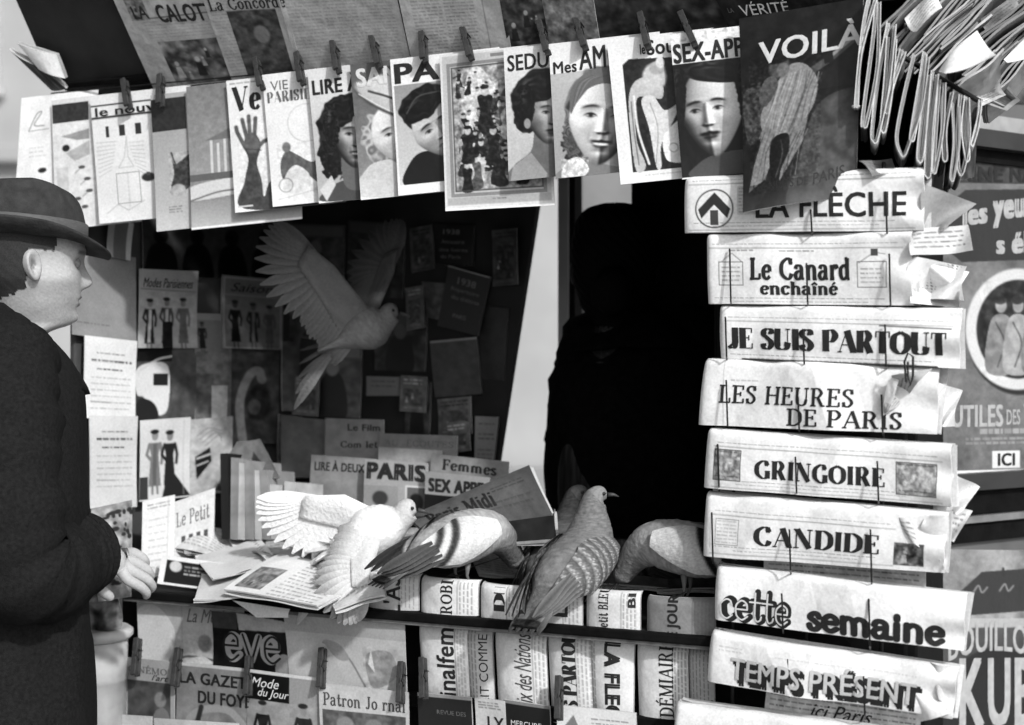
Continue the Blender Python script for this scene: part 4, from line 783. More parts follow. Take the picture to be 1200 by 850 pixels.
# the leaning pile above them
LG = 'papers piled slantwise at the top right corner'
def slant(px, py, L, wpx, ang, Y, tone, label, dark=False, dep=.16, name='folded_newspaper'):
    o = at(px, py, Y); sc = Y/FPX; c, q = math.cos(R(ang)), math.sin(R(ang)); a = V((c, 0, q))*L*sc; n = V((-q, 0, c)); dep_v = V((.28, .9, -.12))*dep
    t = thing(name, label, 'newspaper', o, LG)
    k_ = 3 if wpx > 9 else 2
    for k in range(k_):
        h = wpx*sc/k_; o2 = o+n*h*(k-k_/2)+a*random.uniform(-.04, .04)+V((0, random.uniform(-.006, .006), 0)); b = a*random.uniform(.9, 1.03)
        ring0 = []; ring1 = []; B = 9
        for e in range(B): ring0.append(o2+b*(e/(B-1))+n*(h*.1+.0025*math.sin(e*.9+px+k)))
        for e in range(B-1, -1, -1): ring0.append(o2+b*(e/(B-1))+n*(h*.72+.0025*math.sin(e*.9+px+k)))
        rings = [[p+dep_v*(z/4)+n*(.006*math.sin(z*.8)) for p in ring0] for z in range(5)]
        tn = tone*random.uniform(.85, 1.05) if k % 2 == 0 else tone*random.uniform(.6, .95)
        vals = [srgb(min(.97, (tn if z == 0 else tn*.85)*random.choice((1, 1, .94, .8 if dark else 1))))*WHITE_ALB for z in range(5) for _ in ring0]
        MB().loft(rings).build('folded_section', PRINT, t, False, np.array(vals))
k = 0
desc = ['dark edged', 'white edged', 'grey edged', 'thin pale', 'torn pale', 'thick grey', 'narrow white', 'mottled', 'dull grey', 'bright', 'creased', 'curled', 'wide printed', 'blackish', 'narrow grey', 'short white', 'long grey', 'rough edged']
place = ['above the leftmost folded newspapers', 'at the top edge of the picture', 'under the triangular white page', 'beside the triangular white page', 'in the far upper right corner', 'nearest the climbing figure magazine']
data = [(1030, 42, 120, 12, 50, 2.12, .62), (1042, 62, 130, 14, 48, 2.16, .66), (1052, 78, 120, 10, 46, 2.2, .8), (1066, 84, 150, 12, 45, 2.22, .72), (1078, 92, 110, 9, 44, 2.24, .86), (1060, 34, 130, 10, 52, 2.16, .86), (1084, 44, 140, 12, 50, 2.2, .7), (1102, 56, 120, 9, 46, 2.22, .7), (1116, 74, 120, 14, 42, 2.2, .55), (1128, 88, 120, 8, 42, 2.22, .9), (1142, 96, 110, 12, 44, 2.25, .55), (1150, 60, 110, 10, 40, 2.26, .75), (1160, 40, 100, 12, 44, 2.28, .66), (1100, 20, 120, 10, 50, 2.28, .8), (1130, 20, 120, 12, 46, 2.3, .5), (1112, 108, 84, 8, 36, 2.14, .85), (1132, 118, 90, 10, 44, 2.24, .72), (1158, 112, 80, 11, 50, 2.27, .7)]
for i, (px, py, L, wp, an, Y, tn) in enumerate(data):
    slant(px, py, L, wp, an+random.uniform(-4, 4), Y, tn, '%s folded newspaper leaning slantwise %s' % (desc[i], place[i % 6]), dark=i % 3 == 0)
def flatpaper(name, label, quad, Ys, shade, grp=None, tx=(), fn=None, bl=None, W=60, H=40):
    return paper(name, 'paper', label, quad, Ys, fn, tx, grp, W=W, H=H, thick=.0012, m=PRINT, bg=shade, bulge=bl or hang(.006, 0))
flatpaper('loose_page', 'large triangular white page sticking out of the slanted pile', ((1100, 84), (1144, 33), (1168, 66), (1108, 86)), [2.1, 2.12, 2.05, 2.07], .97, bl=lambda u, v: .014*np.sin(u*4)*np.sin(v*3+.4))
for i, (q, b, w_) in enumerate((( ((1006, 190), (1046, 184), (1062, 206), (1020, 212)), .5, 'grey crumpled page under the leftmost folded newspapers'), (((1060, 20), (1092, -6), (1104, 14), (1074, 40)), .9, 'pale bent corner rising above the folded newspapers'), (((1140, 108), (1172, 92), (1178, 112), (1148, 126)), .84, 'pale torn corner hanging at the right end of the bar'), (((1150, 22), (1186, -4), (1196, 20), (1164, 44)), .6, 'printed grey corner in the slanted pile near the frame top'), (((1116, 150), (1144, 128), (1140, 208), (1118, 214)), .3, 'dark folded page behind the last folded newspapers'))):
    flatpaper('loose_page', w_, q, [2.14, 2.16, 2.13, 2.12] if i < 2 else [2.26]*4, b, fn=lambda c: (c.nz(0, 0, 99, 99, .1, 8), c.text(6, 6, 50, 34, 5, .3, .6, 1.6)), bl=hang(.012, .01))
flatpaper('loose_page', 'white page corner bent at the right picture edge beside the slanted pile', ((1176, 70), (1212, 34), (1216, 66), (1180, 74)), [2.2, 2.2, 2.2, 2.2], .95)
flatpaper('loose_page', 'folded grey printed page hanging below the slanted pile near the upper moulding', ((1116, 108), (1162, 76), (1196, 118), (1180, 130)), [2.3, 2.3, 2.32, 2.33], .7, fn=lambda c: c.photo(6, 4, 54, 36, .35, .2, 2))
# ------------------------------------------------------------------ posters on the side facet
def posterA(c):
    c.rect(0, 0, 999, 999, .43); c.nz(0, 0, 999, 999, .08, 30); c.nz(0, 0, 999, 999, .05, 5); c.rect(0, 0, c.W, 26, .22); c.text(30, 322, 130, 334, 5, .75, .5, 3); c.nz(0, 0, c.W, 26, .1, 8); c.poly([(0, 60), (30, 34), (c.W, 30), (c.W, 112), (26, 118), (0, 96)], .2)
    cx, cy = 90, 196; c.ell(cx+3, cy+4, 62, 73, .16, .02); c.ell(cx, cy, 60, 71, .82, .02); c.ring(cx, cy, 40, 1, .5); c.ell(cx, cy, 48, 58, .16, .02); c.nz(46, 140, 140, 250, .08, 7)
    for dx, k_ in ((-20, .5), (0, .62), (22, .46)):
        c.ell(cx+dx, cy-28, 6.5, 9, .6); c.ell(cx+dx-1, cy-34, 7.5, 5, .2); c.blob([(cx+dx-17, cy+48), (cx+dx-13, cy-6), (cx+dx, cy-18), (cx+dx+13, cy-6), (cx+dx+15, cy+48)], k_); c.curve([(cx+dx-6, cy-8), (cx+dx+4, cy+16), (cx+dx-4, cy+44)], 2, .3)
    c.nz(50, 150, 130, 255, .1, 8); c.rect(20, 345, c.W, 366, .6, 0); c.line([(0, 372), (c.W, 372)], 1, .4); c.rect(60, 338, 92, 358, .88); c.rect(0, 360, c.W, 384, .93); c.text(46, 312, 130, 318, 9, .8, .6, 6)
def posterB(c):
    c.rect(0, 0, 999, 999, .54); c.nz(0, 0, 999, 999, .12, 25); c.nz(0, 0, 999, 999, .06, 5); c.poly([(14, 60), (50, 26), (c.W, 16), (c.W, 66), (14, 78)], .22); c.rect(0, 80, c.W, 90, .7, .8); c.rect(0, 91, c.W, 999, .3); c.nz(0, 90, 999, 999, .06, 14); c.ell(68, 190, 66, 76, .16, .02); c.line([(74, 22), (74, 30)], 3, .2)
    for x, y in ((40, 50), (70, 48), (100, 42)): c.curve([(x, y), (x+6, y-8), (x+10, y), (x+16, y-6)], 2, .55)
PW = mat('pale_poster_lettering', .36, .6, 60, .2)
paper('poster', 'poster', 'grey poster with an oval portrait of two figures between white lettering', ((1100, 188), (1262, 192), (1262, 552), (1100, 556)), SIDE, posterA,
      [('LAINE', (10, 6, 72, 24), 'block', {'m': INK}), ('NATURE', (80, 6, 156, 24), 'block', {'m': INK}), ('les', (26, 50, 54, 76), 'heavy', {'m': PW, 'slant': -4}), ('yeux', (60, 46, 112, 78), 'heavy', {'m': PW, 'slant': -6}), ('s', (64, 92, 74, 108), 'heavy', {'m': PW}), ('éla', (82, 82, 116, 108), 'heavy', {'m': PW, 'slant': -4}), ('UTILES', (14, 284, 72, 310), 'block', {'m': PW}), ('DES', (76, 290, 92, 308), 'bold', {'m': PW}), ('YEUX', (96, 284, 140, 310), 'block', {'m': PW}), ('ICI', (66, 341, 86, 356), 'block', {'m': INK})], W=162, H=364, offs=.006, thick=.004, m=GLOSS)
paper('enamel_sign', 'sign', 'dark enamel sign with an arched line of capitals over three huge pale letters', ((1098, 644), (1272, 646), (1272, 902), (1098, 908)), SIDE, posterB,
      [('BOUILLON', (12, 84, 118, 118), 'bold', {'m': PW, 'arc': 12}), ('K', (24, 126, 52, 206), 'block', {'m': PW}), ('U', (56, 126, 82, 206), 'block', {'m': PW}), ('B', (87, 126, 112, 206), 'block', {'m': PW})], W=174, H=260, offs=.006, thick=.004, m=GLOSS)
paper('poster', 'poster', 'dark torn poster strip just under the light moulding on the upper panel', ((1120, 60), (1262, 66), (1262, 122), (1120, 120)), SIDE, lambda c: (c.rect(0, 0, 999, 999, .4), c.nz(0, 0, 999, 999, .2, 12)), W=100, H=50, offs=.004, thick=.002, m=GLOSS)
# ------------------------------------------------------------------ upright papers behind the rail, right half of the stall front
UG = 'newspapers standing upright behind the rails'
def strip(label, q, paint, texts, off=.02, name='folded_newspaper', m=None, th=.006, rollup=1., pg=1, bg=.9, grp=UG):
    f = lambda u, v: .012*np.sin(np.pi*u)**.7-.012*rollup*np.exp(-v/.06)-.006*np.exp(-u/.05)
    return paper(name, 'newspaper', label, q, FRONT, paint, texts, grp, offs=off, bulge=f, m=m or PRINT, thick=th, sheetname='front_sheet', pages=pg, bg=bg)
def col1(x0, x1, v=.4, dy=3):
    def f(c):
        c.nz(0, 0, 999, 999, .03, 10); a, b = x0*c.W, x1*c.W; c.line([(a-2, 2), (a-2, c.H-2)], .9, .35)
        x = a
        while x < b: 
            y = 3
            while y < c.H-4:
                l = random.uniform(3, 9); c.rect(x, y, x+1.3, min(c.H-2, y+l), v, .6); y += l+1.5
            x += dy
    return f
strip('upright newspaper with plain lower case title, leftmost of the lower row', ((488, 727), (548, 734), (553, 842), (497, 836)), col1(.8, .95), [('minalfem', (24, 4, 44, 104), 'bold', {'rot': 90})])
strip('narrow upright grey sheet with spaced capitals tucked beside the lower case newspaper', ((544, 734), (576, 738), (580, 836), (550, 832)), col1(.05, .5, .4, 4), [('FAIT COMME', (18, 6, 27, 96), 'sans', {'rot': 90})], off=.016, bg=.78)
strip('upright newspaper with thin slanted script title between two bolder ones', ((578, 735), (639, 743), (643, 836), (583, 830)), col1(.8, .98, .5, 4), [('voix des Nations', (26, 2, 45, 94), 'ital', {'rot': 90, 'm': mat('soft_ink', .06, .6, 300, .4)})])
strip('upright newspaper repeating the thick and thin capitals, grey margin at its left', ((640, 739), (692, 746), (697, 850), (646, 846)), col1(.72, .98, .5, 4), [('JE SUIS PARTOUT', (19, -14, 36, 140), 'didone', {'rot': 90})], bg=.86)
strip('upright newspaper with very heavy slanted capitals beside the thick and thin one', ((689, 744), (743, 750), (742, 852), (694, 850)), col1(.02, .16, .4, 3), [('LA FLECH', (20, 4, 38, 112), 'heavy', {'rot': -90})])
strip('upright newspaper with tall narrow capitals, next to the rack', ((745, 750), (806, 757), (808, 852), (748, 846)), col1(.76, .98, .4, 3.5), [('VENDÉMIAIRE', (24, -2, 45, 122), 'roman', {'rot': 90})])
strip('thin upright newspaper edge squeezed against the rack column', ((806, 757), (836, 760), (838, 856), (809, 852)), col1(.1, .9, .3, 4), [('7E', (18, 60, 28, 90), 'block', {'rot': 90})], bg=.75)
for lab, q, tx, b in (('short upright newspaper with bold capitals behind the rail, under the white pigeon', ((428, 672), (490, 674), (490, 716), (430, 711)), [("L'AS", (24, 2, 44, 44), 'bold', {'rot': 90})], .8),
 ('short upright newspaper with slab capitals behind the rail, under the pale breasted pigeon', ((492, 676), (560, 681), (560, 722), (492, 717)), [('ROBIN', (28, -12, 42, 40), 'roman', {'rot': 90})], .92),
 ('short upright newspaper with two heavy letters behind the rail', ((562, 683), (613, 688), (613, 728), (562, 723)), [('DI', (20, 2, 33, 30), 'didone', {'rot': 90})], .9),
 ('short upright grey newspaper half hidden by the tail of the front pigeon', ((620, 688), (682, 693), (682, 735), (620, 729)), [('LE', (30, 4, 48, 30), 'block', {'rot': 90})], .8),
 ('short upright newspaper with small lower case title right of the front pigeon', ((686, 690), (750, 694), (750, 740), (686, 735)), [('Petit BLEU', (18, -4, 30, 48), 'roman', {'rot': 90}), ('BI', (52, 2, 60, 18), 'block', {'rot': 90})], .88),
 ('short upright darker newspaper beside the rack, under the dark barred pigeon', ((757, 699), (838, 702), (838, 748), (757, 743)), [('LE JOUR', (28, -4, 44, 54), 'block', {'rot': 90})], .55)):
    strip(lab, q, col1(.72, .95, .45, 4), tx, off=.034, bg=b, pg=1)
BG_ = 'small booklets along the bottom of the stall front'
for lab, q, f, tx in (('dark booklet with thin lettering at the bottom of the stall front', ((489, 812), (552, 818), (554, 862), (491, 856)), lambda c: (c.rect(0, 0, 999, 999, .14), c.rect(0, 0, 999, 4, .6)), [('REVUE DES', (22, 18, 56, 23), 'light', {'m': GREYINK})]),
 ('small pale booklet with two bold letters at the bottom of the stall front', ((556, 818), (592, 822), (594, 864), (558, 860)), lambda c: (c.rect(0, 0, 999, 999, .8), c.text(4, 4, 30, 14, 3, .3)), [('LX', (14, 20, 34, 36), 'bold')]),
 ('black booklet with pale capitals at the bottom of the stall front', ((590, 820), (644, 828), (646, 870), (592, 864)), lambda c: (c.rect(0, 0, 999, 999, .1), c.rect(0, 0, 999, 4, .5)), [('MERCURE', (8, 22, 44, 28), 'sans', {'m': WHITEINK}), ('GALANT', (14, 32, 46, 38), 'sans', {'m': WHITEINK})]),
 ('white topped booklet leaning low in front of the slanted heavy capitals', ((652, 826), (745, 836), (746, 876), (654, 868)), lambda c: (c.rect(0, 0, 999, 999, .92), c.poly([(4, 30), (20, 10), (30, 34)], .5), c.text(40, 12, 84, 30, 5, .4)), [])):
    paper('booklet', 'booklet', lab, q, FRONT, f, tx, BG_, offs=.05, bulge=hang(.002, 0), m=GLOSS, thick=.004)
# ------------------------------------------------------------------ magazines on the lower left front
LG2 = 'magazines pegged on the lower left front'
def b1(c): c.rect(0, 0, 999, 999, .72); c.nz(0, 0, 999, 999, .05, 14); c.blob([(0, 20), (24, 10), (46, 40), (30, 84), (4, 84)], .86); c.ell(80, 50, 8, 10, .5); c.curve([(40, 80), (58, 66), (96, 70)], 3, .35); c.blob([(56, 84), (60, 70), (80, 66), (96, 84)], .85); c.nz(40, 40, 110, 90, .1, 5); c.line([(54, 6), (54, 50)], .8, .5)
def b2(c): c.rect(0, 0, 999, 999, .1); c.rect(0, 0, 30, 20, .28); c.poly([(30, 0), (92, 6), (92, 18), (32, 20)], .7); c.blob([(74, 60), (82, 44), (94, 50), (96, 76), (78, 76)], .6); c.nz(0, 0, 999, 999, .04, 6)
def b3(c): c.rect(0, 0, 999, 999, .74); c.nz(0, 0, 999, 999, .06, 26); c.grad(0, 0, 150, 26, .74, .62, False, .6); c.curve([(44, 36), (70, 48), (92, 82)], 2.5, .5); c.blob([(44, 34), (62, 36), (74, 52), (60, 54)], .6); c.blob([(96, 44), (122, 40), (130, 66), (104, 84), (94, 66)], .58); c.nz(90, 36, 140, 92, .12, 6); c.poly([(100, 40), (104, 66), (96, 56)], .85)
def b4(c): c.rect(0, 0, 999, 999, .66); c.rect(4, 26, c.W-5, 999, .3); c.nz(4, 26, c.W-5, 999, .08, 8); c.ell(44, 46, 7, 9, .55); c.blob([(32, 90), (38, 60), (52, 58), (58, 90)], .5)
def b5(c): c.rect(0, 0, 999, 999, .52); c.nz(0, 0, 999, 999, .06, 10); c.rect(0, 0, 999, 4, .8); c.curve([(10, 100), (20, 60), (60, 50), (84, 70)], 9, .62); c.line([(24, 76), (30, 50)], 6, .2)
def b6(c): c.rect(0, 0, 999, 999, .6); c.rect(0, 4, 52, 34, .08); c.rect(0, 0, 999, 4, .85); c.lady(20, 110, 76, .12, .6); c.lady(68, 112, 80, .15, .55); c.nz(0, 34, 999, 999, .08, 9)
def b7(c): c.rect(0, 0, 999, 999, .78); c.rect(4, 30, c.W-4, 999, .35); c.nz(4, 30, c.W-4, 999, .12, 7); c.ell(30, 46, 10, 10, .55); c.ell(62, 46, 10, 10, .5); c.nz(0, 0, 999, 28, .05, 12)
LQ = (('pale magazine with faint title and a light drapery at the upper left of the front', ((160, 699), (285, 707), (288, 796), (164, 790)), b1, [('La Mode', (60, 10, 108, 26), 'ital', {'m': GREYINK})], .028, b1),
 ('black magazine with large three letter script title in outline', ((247, 716), (338, 724), (342, 800), (250, 794)), b2, [('eve', (12, 22, 82, 58), 'script', {'m': mat('grey_white_print2', .3, .6, 200, .1)}), ('eve', (12, 23, 82, 57), 'scriptthin', {'m': INK, 'off': .001})], .036, None),
 ('large pale creased cover with faint curved drawing beside the black magazine', ((331, 713), (474, 727), (478, 812), (340, 800)), b3, [], .042, None),
 ('magazine with a dark scene below small capitals, leftmost of the lower row', ((143, 770), (206, 776), (206, 860), (146, 856)), b4, [('CINÉMO', (6, 7, 52, 17), 'roman', {'m': GREYINK}), ("l'art", (34, 17, 54, 24), 'ital')], .046, None),
 ('grey magazine with dark spaced capitals on two lines in the lower row', ((205, 776), (292, 784), (292, 866), (206, 858)), b5, [('LA GAZETTE', (4, 10, 104, 24), 'block'), ('DU FOYER', (26, 31, 100, 46), 'block')], .052, None),
 ('fashion sheet with white script on a black band above standing ladies', ((288, 784), (376, 795), (378, 876), (290, 866)), b6, [('Mode', (6, 8, 40, 19), 'ital', {'m': WHITEINK}), ('du Jour', (14, 20, 52, 32), 'ital', {'m': WHITEINK})], .058, None),
 ('sewing pattern journal with spaced roman title, right end of the lower row', ((374, 800), (478, 812), (478, 890), (378, 878)), b7, [('Patron Journal', (5, 10, 98, 25), 'roman', {'m': mat('soft_ink', .06, .6, 300, .4)})], .064, None))
for lab, q, f, tx, o, _ in LQ:
    paper('magazine', 'magazine', lab, q, FRONT, f, tx, LG2, offs=o, bulge=hang(.004, .004), m=GLOSS, thick=.002)
for lab, q in (('bright top edge of a magazine at the very bottom left of the front', ((143, 838), (178, 840), (178, 880), (143, 878))), ('white top edge of a second magazine at the bottom left of the front', ((180, 842), (280, 848), (280, 884), (180, 880)))):
    paper('magazine', 'magazine', lab, q, FRONT, lambda c: c.nz(0, 0, 999, 999, .05, 8), (), LG2, offs=.07, bulge=hang(.002, .002), m=GLOSS, thick=.002, bg=.8)
paper('loose_paper', 'paper', 'narrow white paper lying over the rail above the black script magazine', ((272, 704), (340, 714), (338, 724), (300, 724)), FRONT, None, (), None, offs=.075, bulge=hang(.004, .0), m=PRINT, thick=.0012, W=60, H=18)
# ------------------------------------------------------------------ left wing: covers pinned on the side board
WG = 'covers pinned on the left wing board'
def wing(label, q, f, tx=(), off=.004, bg=.8, name='magazine', cat='magazine', m=None):
    return paper(name, cat, label, q, LEFTP, f, tx, WG, offs=off, bulge=hang(.004, .004), m=m or GLOSS, thick=.002, bg=bg)
def w_l1(c): c.grad(0, 0, 999, 999, .56, .6); c.nz(0, 0, 999, 999, .03, 16); c.text(6, c.H*.83, c.W*.6, c.H*.87, 5, .35)
def w_l2(c): c.text(14, 18, c.W-12, 21, 4, .3); c.text(8, 26, c.W-6, 31, 5, .2, .9, 2.4); c.text(14, 36, c.W-16, 39, 5, .3, .9, 2); c.text(8, 46, c.W-6, 84, 7, .45, .5); c.line([(8, 74), (30, 75)], 1, .5)
def w_l4(c): c.rect(0, 0, 999, 999, .7); c.line([(2, 23), (c.W-2, 25)], 1, .4); c.lady(13, 92, 58, .14, .55, .8); c.lady(33, 92, 60, .3, .5, .75); c.lady(53, 92, 60, .42, .5); c.rect(28, 60, 40, 92, .14); c.nz(0, 26, 999, 999, .07, 6)
def w_l7(c): c.rect(0, 0, 999, 999, .5); c.frame(2, 2, c.W-2, c.H, 2, .66); c.line([(2, 22), (c.W-2, 23)], 1.5, .66); c.lady(16, 82, 54, .1, .3); c.lady(36, 82, 52, .12, .35, .5); c.lady(54, 82, 50, .36, .42); c.nz(0, 24, 999, 999, .06, 7)
def w_dark(n, v=.1):
    def f(c):
        c.rect(0, 0, 999, 999, .24); c.nz(0, 0, 999, 999, .05, 9)
        for i in range(n): x = c.W*(i+.5)/n; c.ell(x, c.H*.28, 8, 9, v); c.blob([(x-15, c.H+4), (x-14, c.H*.55), (x, c.H*.4), (x+14, c.H*.55), (x+16, c.H+4)], v)
    return f
def w_l8(c): c.rect(0, 0, 999, 999, .3); c.nz(0, 0, 999, 999, .08, 6); c.rect(0, 0, 40, 18, .1); c.blob([(0, 30), (14, 20), (36, 24), (36, 70), (24, 80), (10, 60), (2, 56)], .9); c.rect(20, 32, 36, 46, .15); c.curve([(6, 28), (24, 16), (40, 12)], 3, .85); c.blob([(0, 84), (4, 62), (20, 66), (24, 84)], .15); c.rect(40, 0, 70, 84, .32); c.nz(38, 0, 70, 84, .08, 8)
def w_l9(c): c.rect(0, 0, 999, 999, .45); c.rect(0, 30, 20, 88, .36); c.rect(18, 44, 36, 88, .78); c.nz(0, 0, 999, 999, .12, 6)
def w_l10(c): c.rect(0, 0, 999, 999, .3); c.curve([(18, 104), (16, 60), (26, 30), (36, 24), (40, 34)], 10, .62); c.ell(36, 62, 14, 20, .18); c.ell(32, 66, 7, 9, .35); c.nz(0, 0, 999, 999, .1, 7)
def w_l11(c): c.rect(0, 0, 999, 999, .88); c.lady(18, 86, 74, .5, .6, .4); c.lady(36, 86, 72, .16, .55); c.poly([(36, 56), (60, 92), (26, 92)], .16); c.rect(0, 66, 10, 92, .25); c.line([(52, 2), (52, 90)], 1, .75)
def w_l12(c):
    c.rect(0, 0, 999, 999, .74); c.nz(0, 0, 999, 999, .12, 6)
    for i in range(4): c.curve([(8+i*3, 20+i*4), (20+i*4, 12+i*3), (36, 16+i*4)], 1, .45)
    c.poly([(6, 44), (22, 34), (24, 50), (8, 70)], .12); c.line([(8, 46), (22, 42)], 2.5, .85); c.line([(8, 54), (20, 50)], 2, .85); c.poly([(30, 84), (40, 60), (48, 66), (42, 90)], .3)
def w_l13(c): c.rect(0, 0, 999, 999, .42); c.rect(4, 14, 999, 999, .25); c.nz(0, 0, 999, 999, .12, 6); c.rect(4, 2, 40, 10, .5)
wing('row of dark dressed figures on a gloomy sheet high on the left wing', ((166, 258), (330, 262), (330, 330), (166, 322)), w_dark(4, .05), off=.003, bg=.2)
wing('tall grey sheet with one line of small type behind the man face', ((84, 292), (159, 302), (159, 402), (84, 392)), w_l1, off=.012, name='printed_sheet', cat='sheet', m=PRINT)
wing('narrow white edged card directly under the hat brim', ((128, 255), (157, 262), (152, 306), (124, 300)), lambda c: (c.rect(0, 0, 999, 999, .5), c.rect(c.W-6, 0, 999, 999, .9), c.rect(0, 0, 8, 999, .75)), off=.02, name='card', cat='card')
wing('white notice of centred type in front of the man chest', ((99, 393), (161, 400), (158, 492), (96, 490)), w_l2, off=.02, bg=.93, name='printed_sheet', cat='sheet', m=PRINT)
wing('second notice of centred type hanging below the upper one', ((104, 487), (162, 488), (160, 594), (104, 596)), w_l2, off=.024, bg=.86, name='printed_sheet', cat='sheet', m=PRINT)
wing('fashion cover with three ladies under a thick script title', ((163, 315), (233, 318), (231, 408), (160, 408)), w_l4, [('Modes Parisiennes', (4, 10, 64, 21), 'ital')], .014)
wing('small grey card with one dark figure between the two fashion covers', ((229, 367), (258, 368), (258, 412), (229, 412)), lambda c: (c.rect(0, 0, 999, 999, .5), c.rect(0, 0, 999, 8, .6), c.lady(8, 44, 34, .12, .3)), off=.010)
wing('dim fashion cover with pale frame and dark suited ladies', ((261, 322), (331, 328), (330, 410), (260, 408)), w_l7, [('Saison', (10, 8, 58, 18), 'ital')], .014)
wing('torn black and white collage cover below the three ladies', ((161, 406), (229, 406), (228, 492), (159, 492)), w_l8, off=.009)
wing('dull grey cover with a pale upright block', ((229, 408), (271, 408), (269, 494), (228, 494)), w_l9, off=.012)
wing('cover with a pale curling plume over a dark face', ((267, 410), (327, 412), (325, 520), (265, 520)), w_l10, off=.008)
wing('bright cover with two ladies in long gowns', ((164, 493), (224, 489), (222, 582), (162, 588)), w_l11, off=.022, bg=.9)
wing('scribbled cover with dark stripes right of the two gowned ladies', ((223, 492), (273, 488), (271, 576), (221, 582)), w_l12, off=.016)
wing('dark cover with a pale strip of heading where the wing meets the back', ((327, 485), (379, 490), (378, 560), (326, 560)), w_l13, off=.02)
wing('dim grey sheet hanging beside the fashion cover with pale frame', ((331, 400), (352, 400), (350, 482), (330, 482)), lambda c: (c.rect(0, 0, 999, 999, .4), c.nz(0, 0, 999, 999, .1, 8)), off=.02, name='printed_sheet', cat='sheet')
for lab, q, v_ in (('added dusky cover with a vague seated figure high on the left of the back board', ((338, 262), (404, 264), (402, 352), (337, 350)), .3), ('added dusky cover with light mottling below the vague seated figure', ((336, 356), (398, 358), (396, 440), (336, 438)), .34),
  ('added dull grey cover left of the small pale card', ((358, 404), (424, 406), (422, 490), (357, 488)), .4), ('added gloomy cover right of the vague seated figure', ((408, 258), (474, 262), (472, 350), (408, 346)), .24), ('added gloomy cover just left of the grey booklet', ((440, 366), (500, 368), (498, 436), (440, 434)), .22), ('added faint grey sheet low beside the narrow pale card', ((474, 446), (506, 448), (504, 512), (474, 510)), .25)):
    paper('magazine', 'magazine', lab, q, BACKP, (lambda v_: lambda c: (c.rect(0, 0, 999, 999, v_), c.rect(3, 3, c.W-3, 14, v_*1.3), c.nz(0, 16, 999, 999, .12, 9), c.blob([(c.W*.25, c.H), (c.W*.3, c.H*.5), (c.W*.5, c.H*.35), (c.W*.7, c.H*.5), (c.W*.75, c.H)], v_*.5), c.ell(c.W*.5, c.H*.32, 7, 9, v_*1.5)))(v_), (), 'dim covers on the black back board', offs=.006, bulge=hang(.004, .003), m=GLOSS, thick=.002)  # covers added to lighten the board's left part, greys standing in for haze
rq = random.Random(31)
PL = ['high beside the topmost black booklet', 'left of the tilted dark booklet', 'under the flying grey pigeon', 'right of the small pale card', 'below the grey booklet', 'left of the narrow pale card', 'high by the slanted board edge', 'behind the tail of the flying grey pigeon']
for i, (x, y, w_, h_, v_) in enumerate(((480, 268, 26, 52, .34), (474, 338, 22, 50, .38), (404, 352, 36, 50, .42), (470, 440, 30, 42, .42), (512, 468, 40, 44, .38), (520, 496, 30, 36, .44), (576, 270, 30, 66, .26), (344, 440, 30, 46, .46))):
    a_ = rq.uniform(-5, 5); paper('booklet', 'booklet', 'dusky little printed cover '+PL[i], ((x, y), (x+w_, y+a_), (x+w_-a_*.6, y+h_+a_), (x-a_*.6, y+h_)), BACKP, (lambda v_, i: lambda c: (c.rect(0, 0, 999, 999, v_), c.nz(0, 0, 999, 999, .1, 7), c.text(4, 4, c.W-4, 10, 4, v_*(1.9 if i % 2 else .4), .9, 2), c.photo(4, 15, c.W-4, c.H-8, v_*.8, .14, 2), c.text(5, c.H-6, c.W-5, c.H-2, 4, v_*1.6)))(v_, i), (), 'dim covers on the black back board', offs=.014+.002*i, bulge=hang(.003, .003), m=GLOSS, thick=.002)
# ------------------------------------------------------------------ hanging booklets on the black back board
HG = 'dark booklets hung on the black back board'
def hb(label, q, f, tx=(), off=.01):
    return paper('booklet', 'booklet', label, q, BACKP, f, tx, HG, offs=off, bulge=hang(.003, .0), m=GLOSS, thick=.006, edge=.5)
GI = mat('dim_print', .16, .6, 200, .3)
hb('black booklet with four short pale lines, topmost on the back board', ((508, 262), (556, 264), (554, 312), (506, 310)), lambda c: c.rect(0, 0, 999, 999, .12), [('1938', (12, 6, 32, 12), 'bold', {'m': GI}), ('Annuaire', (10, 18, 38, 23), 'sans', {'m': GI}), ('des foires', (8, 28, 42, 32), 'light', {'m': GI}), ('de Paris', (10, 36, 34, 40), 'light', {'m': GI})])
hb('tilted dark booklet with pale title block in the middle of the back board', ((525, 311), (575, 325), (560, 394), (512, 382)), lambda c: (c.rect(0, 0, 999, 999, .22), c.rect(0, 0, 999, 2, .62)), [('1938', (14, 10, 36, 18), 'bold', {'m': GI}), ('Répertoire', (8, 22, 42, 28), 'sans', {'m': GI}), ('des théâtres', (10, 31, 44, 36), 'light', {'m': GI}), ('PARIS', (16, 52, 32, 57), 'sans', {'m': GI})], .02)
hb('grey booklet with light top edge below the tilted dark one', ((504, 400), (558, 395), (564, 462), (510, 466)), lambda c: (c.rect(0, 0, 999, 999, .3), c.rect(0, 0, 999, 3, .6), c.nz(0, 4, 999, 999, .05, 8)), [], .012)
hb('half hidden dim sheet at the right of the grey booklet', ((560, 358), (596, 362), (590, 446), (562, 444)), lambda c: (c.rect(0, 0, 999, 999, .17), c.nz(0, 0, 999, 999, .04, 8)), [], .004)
hb('small pale card near the foot of the black back board', ((429, 441), (469, 442), (468, 464), (429, 464)), lambda c: (c.rect(0, 0, 999, 999, .5), c.text(6, 5, 34, 12, 5, .25)), [], .01)
